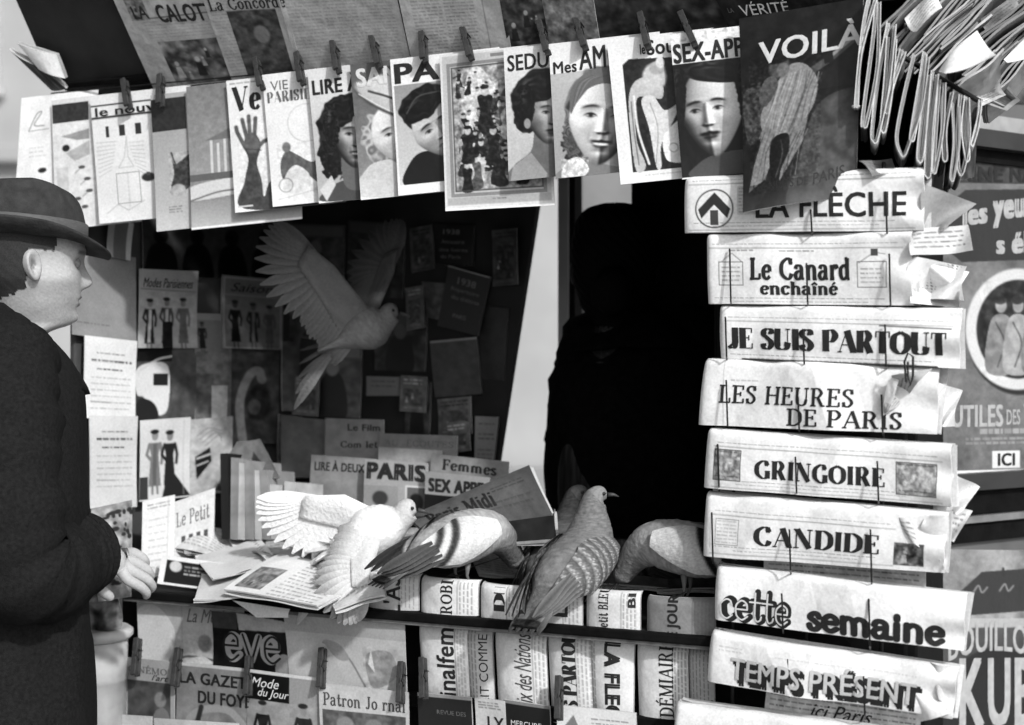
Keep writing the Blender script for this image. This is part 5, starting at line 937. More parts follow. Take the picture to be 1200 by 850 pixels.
hb('narrow pale card of three dark lines beside the slanted board edge', ((557, 488), (584, 489), (578, 545), (556, 544)), lambda c: (c.rect(0, 0, 999, 999, .55), c.text(4, 8, 22, 12, 5, .2), c.text(4, 20, 22, 28, 5, .2), c.text(4, 38, 22, 50, 5, .3)), [], .012)
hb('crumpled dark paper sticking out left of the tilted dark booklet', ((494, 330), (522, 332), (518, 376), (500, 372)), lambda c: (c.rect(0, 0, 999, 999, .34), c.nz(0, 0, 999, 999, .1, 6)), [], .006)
# ------------------------------------------------------------------ papers propped and lying on the counter
CG = 'magazines propped at the back of the counter'
def prop(label, q, f, tx=(), off=-.3, bg=.5, lean=.03, name='magazine', cat='magazine'):
    return paper(name, cat, label, q, FRONT, f, tx, CG, offs=[off-lean, off-lean, off, off], bulge=hang(.004, .0), m=GLOSS, thick=.003, bg=bg)
PB = lambda v: (lambda c: (c.rect(0, 0, 999, 999, v), c.nz(0, 0, 999, 999, .05, 8)))
prop('dim film paper at the back left of the propped magazines', ((381, 490), (450, 492), (448, 560), (380, 560)), PB(.5), [('Le Film', (26, 6, 64, 14), 'bold'), ('Complet', (18, 26, 62, 34), 'roman')], -.40)
prop('dim pale magazine with ghostly roman capitals behind the bold five letter title', ((445, 508), (536, 511), (534, 570), (444, 568)), PB(.5), [('AUX ÉCOUTES', (6, 5, 86, 15), 'roman', {'m': GREYINK})], -.38)
prop('white topped magazine tucked just behind the bold five letter title', ((444, 524), (518, 528), (516, 580), (443, 578)), PB(.66), [], -.36)
prop('propped magazine with tightly set dark capitals left of the bold five letter title', ((365, 533), (440, 538), (440, 600), (362, 598)), PB(.56), [('LIRE À DEUX', (5, 5, 64, 18), 'block')], -.33)
prop('propped magazine with bold five letter title over two small pictures', ((428, 538), (501, 543), (500, 606), (426, 604)), lambda c: (c.rect(0, 0, 999, 999, .66), c.rect(0, 30, 40, 64, .6), c.ell(20, 44, 9, 8, .25), c.frame(48, 28, 72, 66, 2, .85), c.rect(50, 30, 70, 64, .4), c.ell(60, 48, 8, 11, .1)), [('PARIS', (3, 3, 71, 23), 'heavy')], -.30)
prop('propped magazine with ornate heading at the back right', ((506, 532), (596, 541), (592, 590), (504, 580)), PB(.55), [('Femmes', (14, 5, 76, 18), 'slab')], -.34)
prop('propped magazine with heavy wide capitals over a black lower half', ((498, 552), (574, 560), (570, 612), (496, 606)), lambda c: (c.rect(0, 0, 999, 999, .62), c.rect(0, 26, 999, 999, .07)), [('SEX APPEAL', (4, 7, 88, 23), 'heavy')], -.27)
prop('dim cover standing behind the upright books', ((330, 487), (380, 492), (378, 560), (330, 560)), PB(.35), [], -.42)
# the rolled evening paper
ev = paper('evening_newspaper', 'newspaper', 'grey rolled evening newspaper fanned out at the right of the counter', ((476, 606), (620, 545), (648, 604), (500, 626)), [FRONT]*4, lambda c: (c.rect(0, 0, 999, 999, .36), c.nz(0, 0, 999, 999, .05, 12), c.text(100, 14, 140, 20, 4, .2), c.text(20, 30, 140, 40, 5, .22, .5)), [('Paris-Midi', (16, 16, 98, 34), 'slab')], None, offs=[-.10, -.16, -.12, -.06], bulge=lambda u, v: .02*np.sin(v*3.1)*(.4+u), m=PRINT, thick=.004, pages=3, sheetname='front_sheet')
paper('evening_newspaper', 'newspaper', 'darker folded newspaper lying under the rolled evening newspaper', ((520, 612), (650, 596), (652, 632), (540, 640)), [FRONT]*4, lambda c: (c.rect(0, 0, 999, 999, .16), c.nz(0, 0, 999, 999, .04, 12)), (), None, offs=[-.12, -.17, -.06, -.04], bulge=lambda u, v: .012*np.sin(v*3.1), m=PRINT, thick=.006, pages=2, sheetname='front_sheet')
# books standing at the left
bk = None
BKG = 'books standing upright on the counter'
BR_ = random.Random(9)
for i, (x, w_, yt, yb, tn) in enumerate(((258, 9, 534, 640, .12), (268, 9, 545, 640, .55), (277, 8, 550, 640, .72), (286, 10, 548, 640, .6), (297, 8, 552, 640, .86), (306, 9, 556, 640, .62), (316, 14, 560, 640, .8), (331, 14, 566, 640, .74))):
    jx = BR_.uniform(-3, 4); yt += BR_.uniform(-9, 9); a, b = FRONT.hit(x+jx, yt, -.17), FRONT.hit(x+w_+jx, yt+BR_.uniform(-1, 3), -.17); c = FRONT.hit(x+2, yb-8, -.13); d = FRONT.hit(x+2+w_, yb-7, -.13)
    t = thing('book', ['dark', 'grey second', 'pale third', 'grey fourth', 'brightest', 'thin grey sixth', 'wide pale seventh', 'wide soft covered rightmost'][i]+' book of the upright row at the left of the counter', 'book', (c+d)/2, BKG)
    inn = -NO*.10-UP*.012
    A = np.array
    ring = [a, b, d, c]; cen = sum(ring, V())/4
    MB().loft([[p+NO*.001 for p in ring], [p+inn for p in ring]]).build('cover', mat('book_cloth_%d' % i if False else ('book_cloth' if tn < .3 else 'book_paper_cover' if tn < .7 else 'white_book_cover'), srgb(np.array(tn))*.8, .6, 30, .3), t)
paper('paper_bag', 'paper', 'grey triangular folded paper with a small emblem above the upright books', ((278, 518), (304, 514), (328, 560), (258, 556)), FRONT, lambda c: (c.rect(0, 0, 999, 999, .42), c.poly([(24, 26), (30, 12), (38, 26)], .2), c.nz(0, 0, 999, 999, .06, 8)), (), None, offs=[-.24, -.24, -.18, -.18], bulge=hang(.008, 0), m=PRINT, thick=.003, W=50, H=44)
# cards against the left end
CA = 'cards and papers at the left end of the counter'
def stand(label, q, f, tx=(), offs=(-.06, -.10, -.06, -.02), bg=.9, m=None, name='magazine', cat='magazine'): return paper(name, cat, label, q, FRONT, f, tx, CA, offs=list(offs), bulge=hang(.003, 0), m=m or PRINT, thick=.003, bg=bg)
stand('white folded leaflet of small type standing at the left end of the counter', ((167, 588), (205, 580), (203, 682), (165, 686)), lambda c: (c.text(6, 6, 32, 12, 4, .4), c.text(8, 24, 30, 90, 8, .55, .5), c.line([(30, 0), (30, 100)], 1, .7)), name='leaflet', cat='leaflet')
stand('white paper with large title and dark bars leaning behind the leaflet', ((200, 590), (252, 572), (250, 650), (202, 662)), lambda c: (c.rect(0, 0, 999, 999, .84), c.nz(0, 0, 999, 999, .05, 8), [c.rect(12+i*9, 44, 17+i*9, 58, .3) for i in range(4)]), [('Le Petit', (6, 14, 46, 32), 'roman', {'m': GREYINK})], offs=(-.10, -.16, -.14, -.08))
stand('small framed card with an emblem and white lettering on black', ((190, 650), (262, 660), (258, 693), (184, 684)), lambda c: (c.rect(0, 0, 999, 999, .93), c.rect(7, 5, 66, 30, .12), c.ell(18, 11, 7, 6, .8), c.text(28, 9, 60, 20, 4, .75, .9, 2)), (), offs=(-.02, -.02, .025, .025), name='card', cat='card')
# flat papers on the sloping counter
FGP = 'papers lying flat on the sloping counter'
def flat(label, q, f, tx=(), h=.006, bg=.9, W=80, H=50, pages=2, amp=.008, name='newspaper', th=.003):
    return paper(name, 'newspaper', label, q, INCL, f, tx, FGP, offs=h if isinstance(h, (list, tuple)) else h, bulge=hang(amp, .0), m=PRINT, thick=th, bg=bg, W=W, H=H, pages=pages, sheetname='front_sheet')
for i, (q, b) in enumerate((( ((232, 662), (300, 646), (340, 654), (270, 676)), .8), (((210, 650), (270, 636), (330, 640), (262, 658)), .66), (((252, 640), (330, 632), (352, 640), (280, 650)), .85), (((262, 668), (330, 655), (352, 664), (300, 682)), .92), (((290, 634), (350, 628), (380, 634), (320, 642)), .5))):
    flat(['grey folded newspaper', 'darker folded newspaper', 'white edged folded newspaper', 'bright folded newspaper', 'dull small newspaper'][i]+' in the pile left of the spread front page', q, lambda c: (c.nz(0, 0, 999, 999, .08, 8), c.cols(4, 6, c.W-4, c.H-4, 3, 4, .4, .5)), h=.008+.008*i, bg=b, pages=3)
rr_ = random.Random(21)
MESS = ['creased sheet', 'curled page', 'torn page', 'printed page', 'half folded page', 'thin pale sheet', 'picture page', 'grey page', 'crumpled page', 'narrow page', 'stained page', 'turned up page']
SPOT = ['under the far edge of the spread front page', 'just behind the framed card', 'at the foot of the upright books', 'left of the spread front page', 'behind the spread front page', 'at the foot of the white titled paper', 'in the middle of the counter pile', 'in front of the propped covers', 'behind the white pigeon', 'deep at the back left of the counter', 'on top of the small pile', 'beside the rolled evening paper']
for i in range(12):
    cx, cy = ((344, 660), (250, 642), (285, 646), (290, 664), (350, 640), (240, 634), (330, 652), (400, 634), (430, 640), (300, 628), (276, 654), (500, 636))[i]; a = rr_.uniform(-.6, .6); l, h_ = rr_.uniform(30, 46), rr_.uniform(9, 15)
    q = [(cx+ex*l*math.cos(a)-ey*h_*1.6*math.sin(a), cy+ex*l*math.sin(a)*.45+ey*h_) for ex, ey in ((-1, -1), (1, -1), (1, 1), (-1, 1))]
    hh = [.012+.002*i+rr_.uniform(0, .02) for _ in range(4)]
    flat(MESS[i]+' lying loose '+SPOT[i], q, (lambda k: lambda c: (c.nz(0, 0, 999, 999, .08, 8), c.cols(4, 6, c.W-4, c.H-4, 3, 4, .35, .6), c.photo(10, 8, 40, 30, .45, .2, 3) if k % 3 == 0 else None))(i), h=hh, bg=rr_.uniform(.66, .95), pages=1, amp=.02, th=.0015)
for q, lb, b in ((((236, 668), (312, 662), (318, 696), (226, 700)), 'wide white printed sheet sliding towards the rail beside the framed card', .93), (((372, 664), (446, 656), (452, 700), (392, 712)), 'pale curled sheet slipping over the rail under the white pigeon', .9), (((292, 652), (362, 642), (382, 656), (318, 668)), 'light sheet with a small picture lying on the middle of the pile', .88)):
    flat(lb, q, lambda c: (c.nz(0, 0, 999, 999, .05, 9), c.cols(5, 12, c.W-5, c.H-5, 3, 4, .35, .6), c.photo(8, 8, 34, 26, .4, .25, 3), c.text(38, 4, c.W-6, 9, 4, .2, .9, 2)), h=[.03, .036, .044, .04], bg=b, amp=.022, pages=2)
flat('spread newspaper with a tilted picture on its near corner, draped over the rail', ((352, 640), (470, 652), (372, 708), (262, 692)), lambda c: (c.nz(0, 0, 999, 999, .03, 10), c.photo(8, 56, 40, 88, .45, .25, 3), c.photo(30, 8, 62, 36, .5, .2, 3), c.cols(50, 40, 108, 92, 3, 5, .35, .6), c.text(48, 6, 110, 12, 4, .3)), h=[.05, .046, .05, .05], W=116, H=94, amp=.012)
flat('creased newspaper under the white pigeon on the sloping counter', ((400, 655), (492, 660), (470, 690), (380, 700)), lambda c: (c.nz(0, 0, 999, 999, .06, 10), c.cols(4, 4, 90, 44, 4, 4, .4, .5)), h=.012, bg=.75, W=92, H=46)
for i, (q, b) in enumerate((( ((545, 640), (640, 640), (640, 676), (560, 672)), .82), (((690, 660), (800, 664), (800, 690), (690, 684)), .3), (((590, 628), (660, 630), (650, 650), (580, 648)), .5), (((760, 650), (850, 650), (850, 690), (770, 690)), .22))):
    flat(['pale newspaper lying behind the pale breasted pigeon', 'dark newspaper lying right of the front pigeon', 'grey newspaper lying below the rolled evening paper', 'almost black newspaper lying against the rack'][i], q, lambda c: (c.nz(0, 0, 999, 999, .06, 8), c.cols(4, 4, c.W-4, c.H-4, 4, 4, .3, .5)), h=.012+.005*(i % 2), bg=b)
# ------------------------------------------------------------------ pigeons
def spine_body(P, rad, n=9, seg=30):
    """one continuous body from tail tip to bill base; rad = (half height, half width) per point"""
    C = catmull([list(p) for p in P], n); Rr = catmull([list(r)+[0] for r in rad], n)[:, :2]; Rr = np.maximum(Rr, .0012)
    up = np.array([0, 0, 1.]); prev = None; V_ = []; n_ = len(C)
    for i in range(n_):
        t = C[min(i+1, n_-1)]-C[max(i-1, 0)]; t /= np.linalg.norm(t); a = up if prev is None else prev; x = a-t*np.dot(a, t); x /= np.linalg.norm(x); prev = x; y = np.cross(t, x)
        th = np.arange(seg)*2*np.pi/seg
        V_.append(C[i]+np.outer(np.cos(th), x)*Rr[i, 0]+np.outer(np.sin(th), y)*Rr[i, 1])
    V_ = np.array(V_); cen = V_.mean(axis=1, keepdims=True); return cen+(V_-cen)*(1+RNG.uniform(-.022, .022, V_.shape[:2])[..., None])
def feather(parent, root, tip, width, nrm, tone, tipt, edge=0., name='feather'):
    root, tip = V(root), V(tip); d = tip-root; L = d.length; d.normalize(); s_ = d.cross(V(nrm)).normalized(); nn = s_.cross(d)
    vs = []; cs = []; fs = []; K = 7
    for k in range(K):
        t = k/(K-1); w_ = width*(.35+.65*min(1, t*2.2))*math.sqrt(max(0.02, 1-max(0, (t-.6)/.4)**1.6))
        c = root+d*L*t-nn*L*.07*t*t
        tn = tone+(tipt-tone)*max(0, t-.45)/.55
        for q, e in ((-1, -.0003), (-.12, .0002), (.12, .0002), (1, -.0003)):
            vs.append(c+s_*w_*q+nn*e*2); cs.append(srgb(min(.97, tn+(edge if abs(q) == 1 else -.012)))*WHITE_ALB)
    for k in range(K-1):
        for j in range(3): a = k*4+j; fs.append((a, a+1, a+5, a+4))
    n = len(vs)
    vs += [v-nn*.0012 for v in vs[:]]; cs += cs[:]; fs += [tuple(n+i for i in reversed(f)) for f in fs[:]]
    return part(name, [list(v) for v in vs], fs, FEATH, parent, True, np.array(cs))
def bird_common(t, body, headc, hdir, tone, side, beak_tone=.2, scale=1.):
    hd = V(hdir).normalized(); b0 = V(headc)+hd*.017*scale
    MB().tube([b0, b0+hd*.011*scale-UP*.001, b0+hd*.021*scale-UP*.005], [.0042*scale, .0034*scale, .0008], 8).build('beak', mat('bird_beak', .06, .5, 60, .3), t, True)
    sv = hd.cross(UP).normalized()
    for s_ in (-1, 1):
        bm = bmesh.new(); bmesh.ops.create_uvsphere(bm, u_segments=8, v_segments=6, radius=.0034*scale); c = V(headc)+hd*.006*scale+sv*s_*.0165*scale+UP*.004*scale
        part('eye', [list(q.co+c) for q in bm.verts], [[q.index for q in f.verts] for f in bm.faces], mat('bird_eye', .02, .15, 60, .2), t, True); bm.free()
def standing(label, px, py, Y, yaw, pitch=0, pose='stand', tone=.6, neck=.35, wingtone=.7, pattern='bars', bars=.15, headturn=0, scale=1., prim=.2, crouch=.03):
    base = at(px, py, Y); M = Matrix.Translation(base) @ Matrix.Rotation(R(yaw), 4, 'Z') @ Matrix.Scale(scale, 4)
    Mp = Matrix.Translation((0, 0, -crouch)) @ M @ Matrix.Translation((0, 0, .07)) @ Matrix.Rotation(-R(pitch), 4, 'Y') @ Matrix.Translation((0, 0, -.07))
    t = thing('pigeon', label, 'pigeon', base, 'pigeons on the counter')
    P = [(-.19, 0, .072), (-.15, 0, .083), (-.11, 0, .098), (-.07, 0, .112), (-.02, 0, .118), (.03, 0, .125)]; rad = [(.003, .026), (.006, .026), (.017, .03), (.037, .047), (.051, .058), (.052, .057)]
    h = R(headturn)
    if pose == 'stand': P += [(.064, 0, .148), (.08, .0, .178), (.086, .002*math.sin(h), .2), (.092+.004*math.cos(h), .006*math.sin(h), .218), (.092+.016*math.cos(h), .018*math.sin(h), .225), (.09+.028*math.cos(h), .03*math.sin(h), .2235)]; hd = (math.cos(h), math.sin(h), -.08); hc = (.092+.013*math.cos(h), .015*math.sin(h), .225)
    else: P += [(.072, 0, .122), (.1, 0, .104), (.117, 0, .082), (.128, 0, .062), (.136, 0, .048), (.141, 0, .038)]; hd = (.5, 0, -.85); hc = (.132, 0, .054)
    rad += [(.046, .048), (.036, .037), (.027, .028), (.0225, .0225), (.0185, .018), (.007, .007)]
    G = spine_body(P, rad); n, seg, _ = G.shape
    s_ = np.repeat(np.linspace(0, 1, n), seg).reshape(n, seg); th = np.tile(np.arange(seg)*2*np.pi/seg, (n, 1))
    tn = np.full((n, seg), tone); tn = np.where(s_ > .55, tone+(neck-tone)*np.clip((s_-.55)/.15, 0, 1), tn); tn = np.where(s_ < .04, .18, np.where(s_ < .2, .45, tn)); tn += RNG.uniform(-.05, .05, tn.shape)
    tn = np.where(s_ > .84, neck+.08, tn); row = s_*46; tn = tn*(1-.07*((row % 1) > .62)*((s_ > .1) & (s_ < .86)))*(1+.05*np.sin(th*9+np.floor(row)*1.9))
    Vw = [list(Mp @ V(p)) for p in G.reshape(-1, 3)]
    fs = [(i*seg+k, i*seg+(k+1) % seg, (i+1)*seg+(k+1) % seg, (i+1)*seg+k) for i in range(n-1) for k in range(seg)]+[tuple(range(seg-1, -1, -1)), tuple(range((n-1)*seg, n*seg))]
    part('body', Vw, fs, FEATH, t, True, srgb(tn.ravel())*WHITE_ALB)
    bird_common(t, None, Mp @ V(hc), (Mp.to_3x3() @ V(hd)), neck, 1, scale=scale)
    # folded wings
    for sd_ in (-1, 1):
        NA, NT = 72, 34; vs = []; cs = []
        def wp(a, q, o=0.):
            x = .062-.225*a; zc = .142-.03*a-.02*a*a; ch = .043*math.sin(min(1, a*1.9+.22)*math.pi/2)*(1-.78*max(0, a-.42)/.58)
            z = zc+ch*q; hb = .055 if a < .45 else .055-.075*(a-.45); wb = (.06 if a < .4 else .06-.085*(a-.4)); zz = min(.98, abs((z-.12+.03*max(0, a-.3))/max(.02, hb)))
            y = wb*math.sqrt(max(.05, 1-zz*zz*.9))+.0075+o; return V((x, sd_*max(.004, y), z))
        for i in range(NA):
            a = i/(NA-1)
            for j in range(NT):
                q = -1+2*j/(NT-1); p = wp(a, q, .003*math.sin(j/(NT-1)*math.pi)); vs.append(list(Mp @ p))
                tt = wingtone
                if pattern == 'bars':
                    b1_ = math.exp(-((a+.1*q-.50)/.042)**4)+math.exp(-((a+.13*q-.67)/.042)**4); g_ = min(1, max(0, (a-.72)/.05)); tt = tt+(bars-tt)*min(1, b1_); tt = tt+(.28-tt)*g_; tt += .014*math.sin(a*60+q*4)*(1-g_)
                else:
                    u_ = a*9+(j % 2)*0; row = math.floor(a*11); fr = a*11-row; cc = ((q*4.5+.5*(row % 2)) % 1)-.5; dd = fr-.55+1.6*cc*cc
                    tt = (.56+.18*random.random()) if abs(dd-.28) < .11 else wingtone*(.75+.35*fr)
                    if a > .8: tt = .32
                cs.append(srgb(min(.97, max(.03, tt+random.uniform(-.05, .05))))*WHITE_ALB)
        fs = [(i*NT+j, i*NT+j+1, (i+1)*NT+j+1, (i+1)*NT+j) for i in range(NA-1) for j in range(NT-1)]
        wo = part('wing', vs, fs, FEATH, t, True, np.array(cs))
        for k in range(5):
            r0 = Mp @ wp(.58+.02*k, -.55+.32*k, .003+.0008*k); t0 = Mp @ (V((-.165-.010*k, sd_*(.012+.006*k), .075+.006*k)))
            feather(wo, r0, t0, .0095*scale, (Mp.to_3x3() @ V((0, sd_, .5))), prim+.05, prim, .12 if pattern != 'bars' else .05, name='primary_feather')
    for k in range(5):                                  # tail fan
        feather(t, Mp @ V((-.1, (k-2)*.008, .1+.002*(k % 2))), Mp @ V((-.2, (k-2)*.015, .07)), .010*scale, (Mp.to_3x3() @ V((0, 0, 1))), .5, .22, .05, name='tail_feather')
    lm = mat('bird_leg', .12, .6, 80, .3)
    for sd_ in (-1, 1):
        lg = MB(); k_ = Mp @ V((.002, sd_*.024, .075)); f_ = M @ V((.012, sd_*.021, .004)); lg.tube([k_, (k_+f_)/2+(M.to_3x3() @ V((-.006, 0, 0))), f_], [.007*scale, .003*scale, .0026*scale], 7)
        for tx, ty in ((.03, 0), (.024, .014), (.024, -.014), (-.018, 0)): lg.tube([f_, M @ V((.012+tx*.6, sd_*.021+ty*.6, .005)), M @ V((.012+tx, sd_*.021+ty, .001))], [.0024*scale, .002*scale, .0008*scale], 5)
        lg.build('leg', lm, t, True)
    return t
standing('pigeon with pale breast and two dark wing bars pecking, its tail pointing left', 540, 690, 2.47, 34, 6, 'peck', .7, .4, .86, 'bars', .25, scale=.86, prim=.24, crouch=.018)
standing('speckled pigeon seen from behind on the counter edge, bill turned right', 676, 704, 2.38, 58, 12, 'stand', .5, .5, .46, 'scallop', headturn=-50, scale=.90, prim=.3, crouch=.046)
standing('grey pigeon standing just behind the speckled one, head raised', 658, 692, 2.58, 66, 10, 'stand', .42, .3, .4, 'scallop', headturn=-75, scale=.90, prim=.25, crouch=.044)
standing('grey pigeon with dark wing bars pecking left beside the newspaper rack', 806, 712, 2.34, 158, 4, 'peck', .6, .42, .75, 'bars', .1, scale=.84, prim=.16, crouch=.006)
standing('dim pigeon bending down behind the speckled one', 742, 690, 2.56, 150, 0, 'peck', .3, .25, .28, 'bars', .12, scale=.66, prim=.15)
def flying(label, spine, rad, hdir, tone, wings, neck=None, grp='pigeons in flight over the counter', tailpts=None):
    t = thing('pigeon', label, 'pigeon', V(spine[2]), grp)
    G = spine_body(spine, rad); n, seg, _ = G.shape; s_ = np.repeat(np.linspace(0, 1, n), seg)
    tn = tone+((neck or tone)-tone)*np.clip((s_-.55)/.15, 0, 1)+RNG.uniform(-.04, .04, n*seg)
    fs = [(i*seg+k, i*seg+(k+1) % seg, (i+1)*seg+(k+1) % seg, (i+1)*seg+k) for i in range(n-1) for k in range(seg)]+[tuple(range(seg-1, -1, -1)), tuple(range((n-1)*seg, n*seg))]
    part('body', G.reshape(-1, 3), fs, FEATH, t, True, srgb(tn)*WHITE_ALB)
    bird_common(t, None, V(spine[-2]), hdir, tone, 1)
    for (S, Wr, T, tr, nrm, tone1, tipt, L2) in wings:
        S, Wr, T, tr = V(S), V(Wr), V(T), V(tr).normalized(); nrm = V(nrm)
        # arm and coverts: a thick tapering sheet along the leading edge
        m = MB(); cs = []; rings = []
        for k in range(9):
            q = k/8; p = S.lerp(Wr, q*2) if q <= .5 else Wr.lerp(T, (q-.5)*1.1); cw = L2*(.62-.3*q); th_ = .011*(1-q)+.004
            ring = []
            for j in range(10): f_ = j/9; ring.append(p+tr*cw*f_+nrm.normalized()*th_*math.sin(math.pi*min(1, f_*1.0+.08))*(1-.6*f_))
            for j in range(9, -1, -1): f_ = j/9; ring.append(p+tr*cw*f_-nrm.normalized()*.002)
            rings.append(ring)
        m.loft(rings); w_ = m.build('wing', FEATH, t, True, np.array([srgb(min(.97, tone1+random.uniform(-.03, .03)))*WHITE_ALB for _ in range(len(m.v))]))
        o = nrm.normalized()
        for k in range(12):                             # secondaries
            p = S.lerp(Wr, (k+.3)/12)+tr*L2*.2; feather(w_, p-o*.0005*k, p+tr*L2*(.78+.03*math.sin(k*1.7))+(S-Wr)*.04*(12-k)/12, .0125, nrm, tone1-.02, tipt, .04, 'secondary_feather')
        dT = (T-Wr); Lp = dT.length; dT.normalize()
        for k in range(14):                             # primaries fan from the wrist
            f_ = k/13; d = (tr*(1-f_)+dT*f_*1.25).normalized(); p = Wr.lerp(T, .42*f_)+tr*L2*.1*(1-f_); feather(w_, p-o*.0006*(k+12), p+d*(L2*.85*(1-f_)+Lp*.78*f_+.03*math.sin(f_*3.1)), .0118, nrm, tone1-.02, tipt, .05, 'primary_feather')
    if tailpts:
        a, b, sp_ = V(tailpts[0]), V(tailpts[1]), V(tailpts[2])
        for k in range(7): feather(t, a+sp_*(k-3)*.12, b+sp_*(k-3)*.5, .012, (0, -.5, 1), tone-.05, tone-.2, .04, 'tail_feather')
    return t
A = at
flying('white pigeon landing on the counter with one wing raised behind it', [A(372, 655, 2.60), A(398, 642, 2.60), A(430, 626, 2.60), A(453, 616, 2.60), A(470, 607, 2.60), A(479, 597, 2.60), A(487, 595, 2.60)],
       [(.004, .03), (.014, .028), (.045, .045), (.042, .042), (.025, .025), (.021, .02), (.009, .009)], (1, .1, -.1), .97,
       [(A(458, 606, 2.60), A(404, 580, 2.60), A(318, 582, 2.62), (-.25, .2, -1), (.1, -1, .25), .97, .95, .135), (A(448, 632, 2.56), A(436, 664, 2.50), A(424, 716, 2.46), (-.9, .1, .25), (.3, -1, .1), .85, .5, .085)], .8, tailpts=(A(390, 646, 2.6), A(352, 664, 2.62), (0.0, .05, .06)))
flying('grey pigeon in flight inside the dark stall with its wings up', [A(374, 412, 2.9), A(398, 402, 2.9), A(424, 388, 2.9), A(441, 380, 2.9), A(452, 374, 2.9), A(459, 366, 2.9), A(466, 365, 2.9)],
       [(.004, .03), (.014, .028), (.043, .045), (.042, .042), (.026, .026), (.021, .021), (.009, .009)], (1, -.1, -.15), .52,
       [(A(432, 362, 2.88), A(392, 312, 2.84), A(338, 268, 2.82), (-.55, .1, -.85), (.1, -1, .2), .5, .42, .14), (A(444, 362, 2.93), A(462, 320, 2.98), A(470, 268, 3.02), (-.8, .1, -.3), (0, -1, .2), .45, .34, .10)], .5, tailpts=(A(388, 406, 2.9), A(348, 424, 2.92), (0.0, .05, .06)))
# ------------------------------------------------------------------ people
def table(T, z):
    T = sorted(T); zs = np.array([r[0] for r in T]); A_ = np.array([r[1:] for r in T])
    return [np.interp(z, zs, A_[:, k]) for k in range(A_.shape[1])]
def smooth1(a, k=2):
    for _ in range(k): a = np.concatenate([a[:1], .25*a[:-2]+.5*a[1:-1]+.25*a[2:], a[-1:]])
    return a
HEADT = [(.118, .0, -.02, .008), (.114, .03, -.045, .03), (.104, .055, -.068, .05), (.085, .076, -.086, .065), (.06, .089, -.096, .0735), (.03, .0945, -.099, .076), (.01, .0945, -.098, .0755), (-.01, .088, -.094, .0735), (-.04, .0885, -.083, .071), (-.06, .088, -.071, .063), (-.075, .086, -.064, .058), (-.09, .081, -.060, .0525), (-.105, .0815, -.058, .047), (-.116, .074, -.057, .043), (-.128, .036, -.058, .045), (-.145, .016, -.060, .049), (-.17, .012, -.064, .053), (-.20, .026, -.075, .066), (-.235, .03, -.08, .07), (-.27, .04, -.085, .09), (-.40, .06, -.09, .12), (-.62, .06, -.08, .12), (-.75, .06, -.08, .11)]
def head_grid(nz_=130, na=150):
    z = np.concatenate([np.linspace(.118, -.20, nz_), np.linspace(-.215, -.75, 14)]); xf, xb, w_ = [smooth1(q, 3) for q in table(HEADT, z)]
    th = np.linspace(0, 2*np.pi, na, endpoint=False); Z, TH = np.meshgrid(z, th, indexing='ij')
    cx = (xf+xb)/2; a = (xf-xb)/2; e = np.where(z > -.13, .88, 1.)[:, None]
    c, s = np.cos(TH), np.sin(TH); X = cx[:, None]+a[:, None]*np.sign(c)*np.abs(c)**e; Yy = w_[:, None]*np.sign(s)*np.abs(s)**.95
    f = np.clip(c, 0, 1)                                   # front half only
    g = lambda y0, z0, sy, sz: np.exp(-((Yy-y0)/sy)**2-((Z-z0)/sz)**2)*(c > 0)
    na_ = np.interp(Z, [-.062, -.053, -.047, -.040, -.033, -.01, .008, .02], [0, .006, .019, .0245, .0235, .011, .003, 0])
    X = X+na_*np.exp(-(Yy/(.0085+.006*np.clip((-.01-Z)/.03, 0, 1)))**2)*(c > 0)
    X += .006*g(.014, -.045, .006, .007)+.006*g(-.014, -.045, .006, .007)
    X += .0045*g(0, .016, .05, .009)-.009*g(.033, -.006, .016, .011)-.009*g(-.033, -.006, .016, .011)
    X += .0055*g(0, -.0665, .022, .0045)+.0055*g(0, -.0795, .019, .0045)-.0035*g(0, -.073, .024, .0022)-.003*g(0, -.089, .02, .004)+.006*g(0, -.105, .018, .01)
    Yy += np.sign(Yy)*(.004*np.exp(-((X-.055)/.02)**2-((Z+.032)/.014)**2)+.004*np.exp(-((X-.0)/.03)**2-((Z+.088)/.02)**2))
    return X, Yy, Z, TH
def ear_pts(side):
    vs = []; fs = []; NR, NA = 7, 26
    for i in range(NR):
        r = i/(NR-1)
        for k in range(NA):
            a = 2*math.pi*k/NA; ez = .033*math.sin(a)*r*(1.0 if math.sin(a) > 0 else .95); ex = .0185*math.cos(a)*r*(1+.15*math.sin(a))
            h = [.001, .002, .005, .0085, .0105, .013, .009][i]*(1.1-.55*max(0, math.cos(a)))+(.003*math.exp(-((a-5.2)/.5)**2) if i < 5 else 0)
            if math.cos(a) < 0: h += .006*r*(-math.cos(a))
            vs.append((ex-.012, side*h, ez-.012))
    for i in range(NR-1):
        for k in range(NA): b = i*NA+k; c = i*NA+(k+1) % NA; fs.append((b, c, c+NA, b+NA))
    n = len(vs)                                           # skirt back into the head
    for k in range(NA): v = vs[(NR-1)*NA+k]; vs.append((v[0]*.92, side*-.012, v[2]*.92))
    for k in range(NA): b = (NR-1)*NA+k; c = (NR-1)*NA+(k+1) % NA; fs.append((b, c, n+(k+1) % NA, n+k))
    return vs, fs
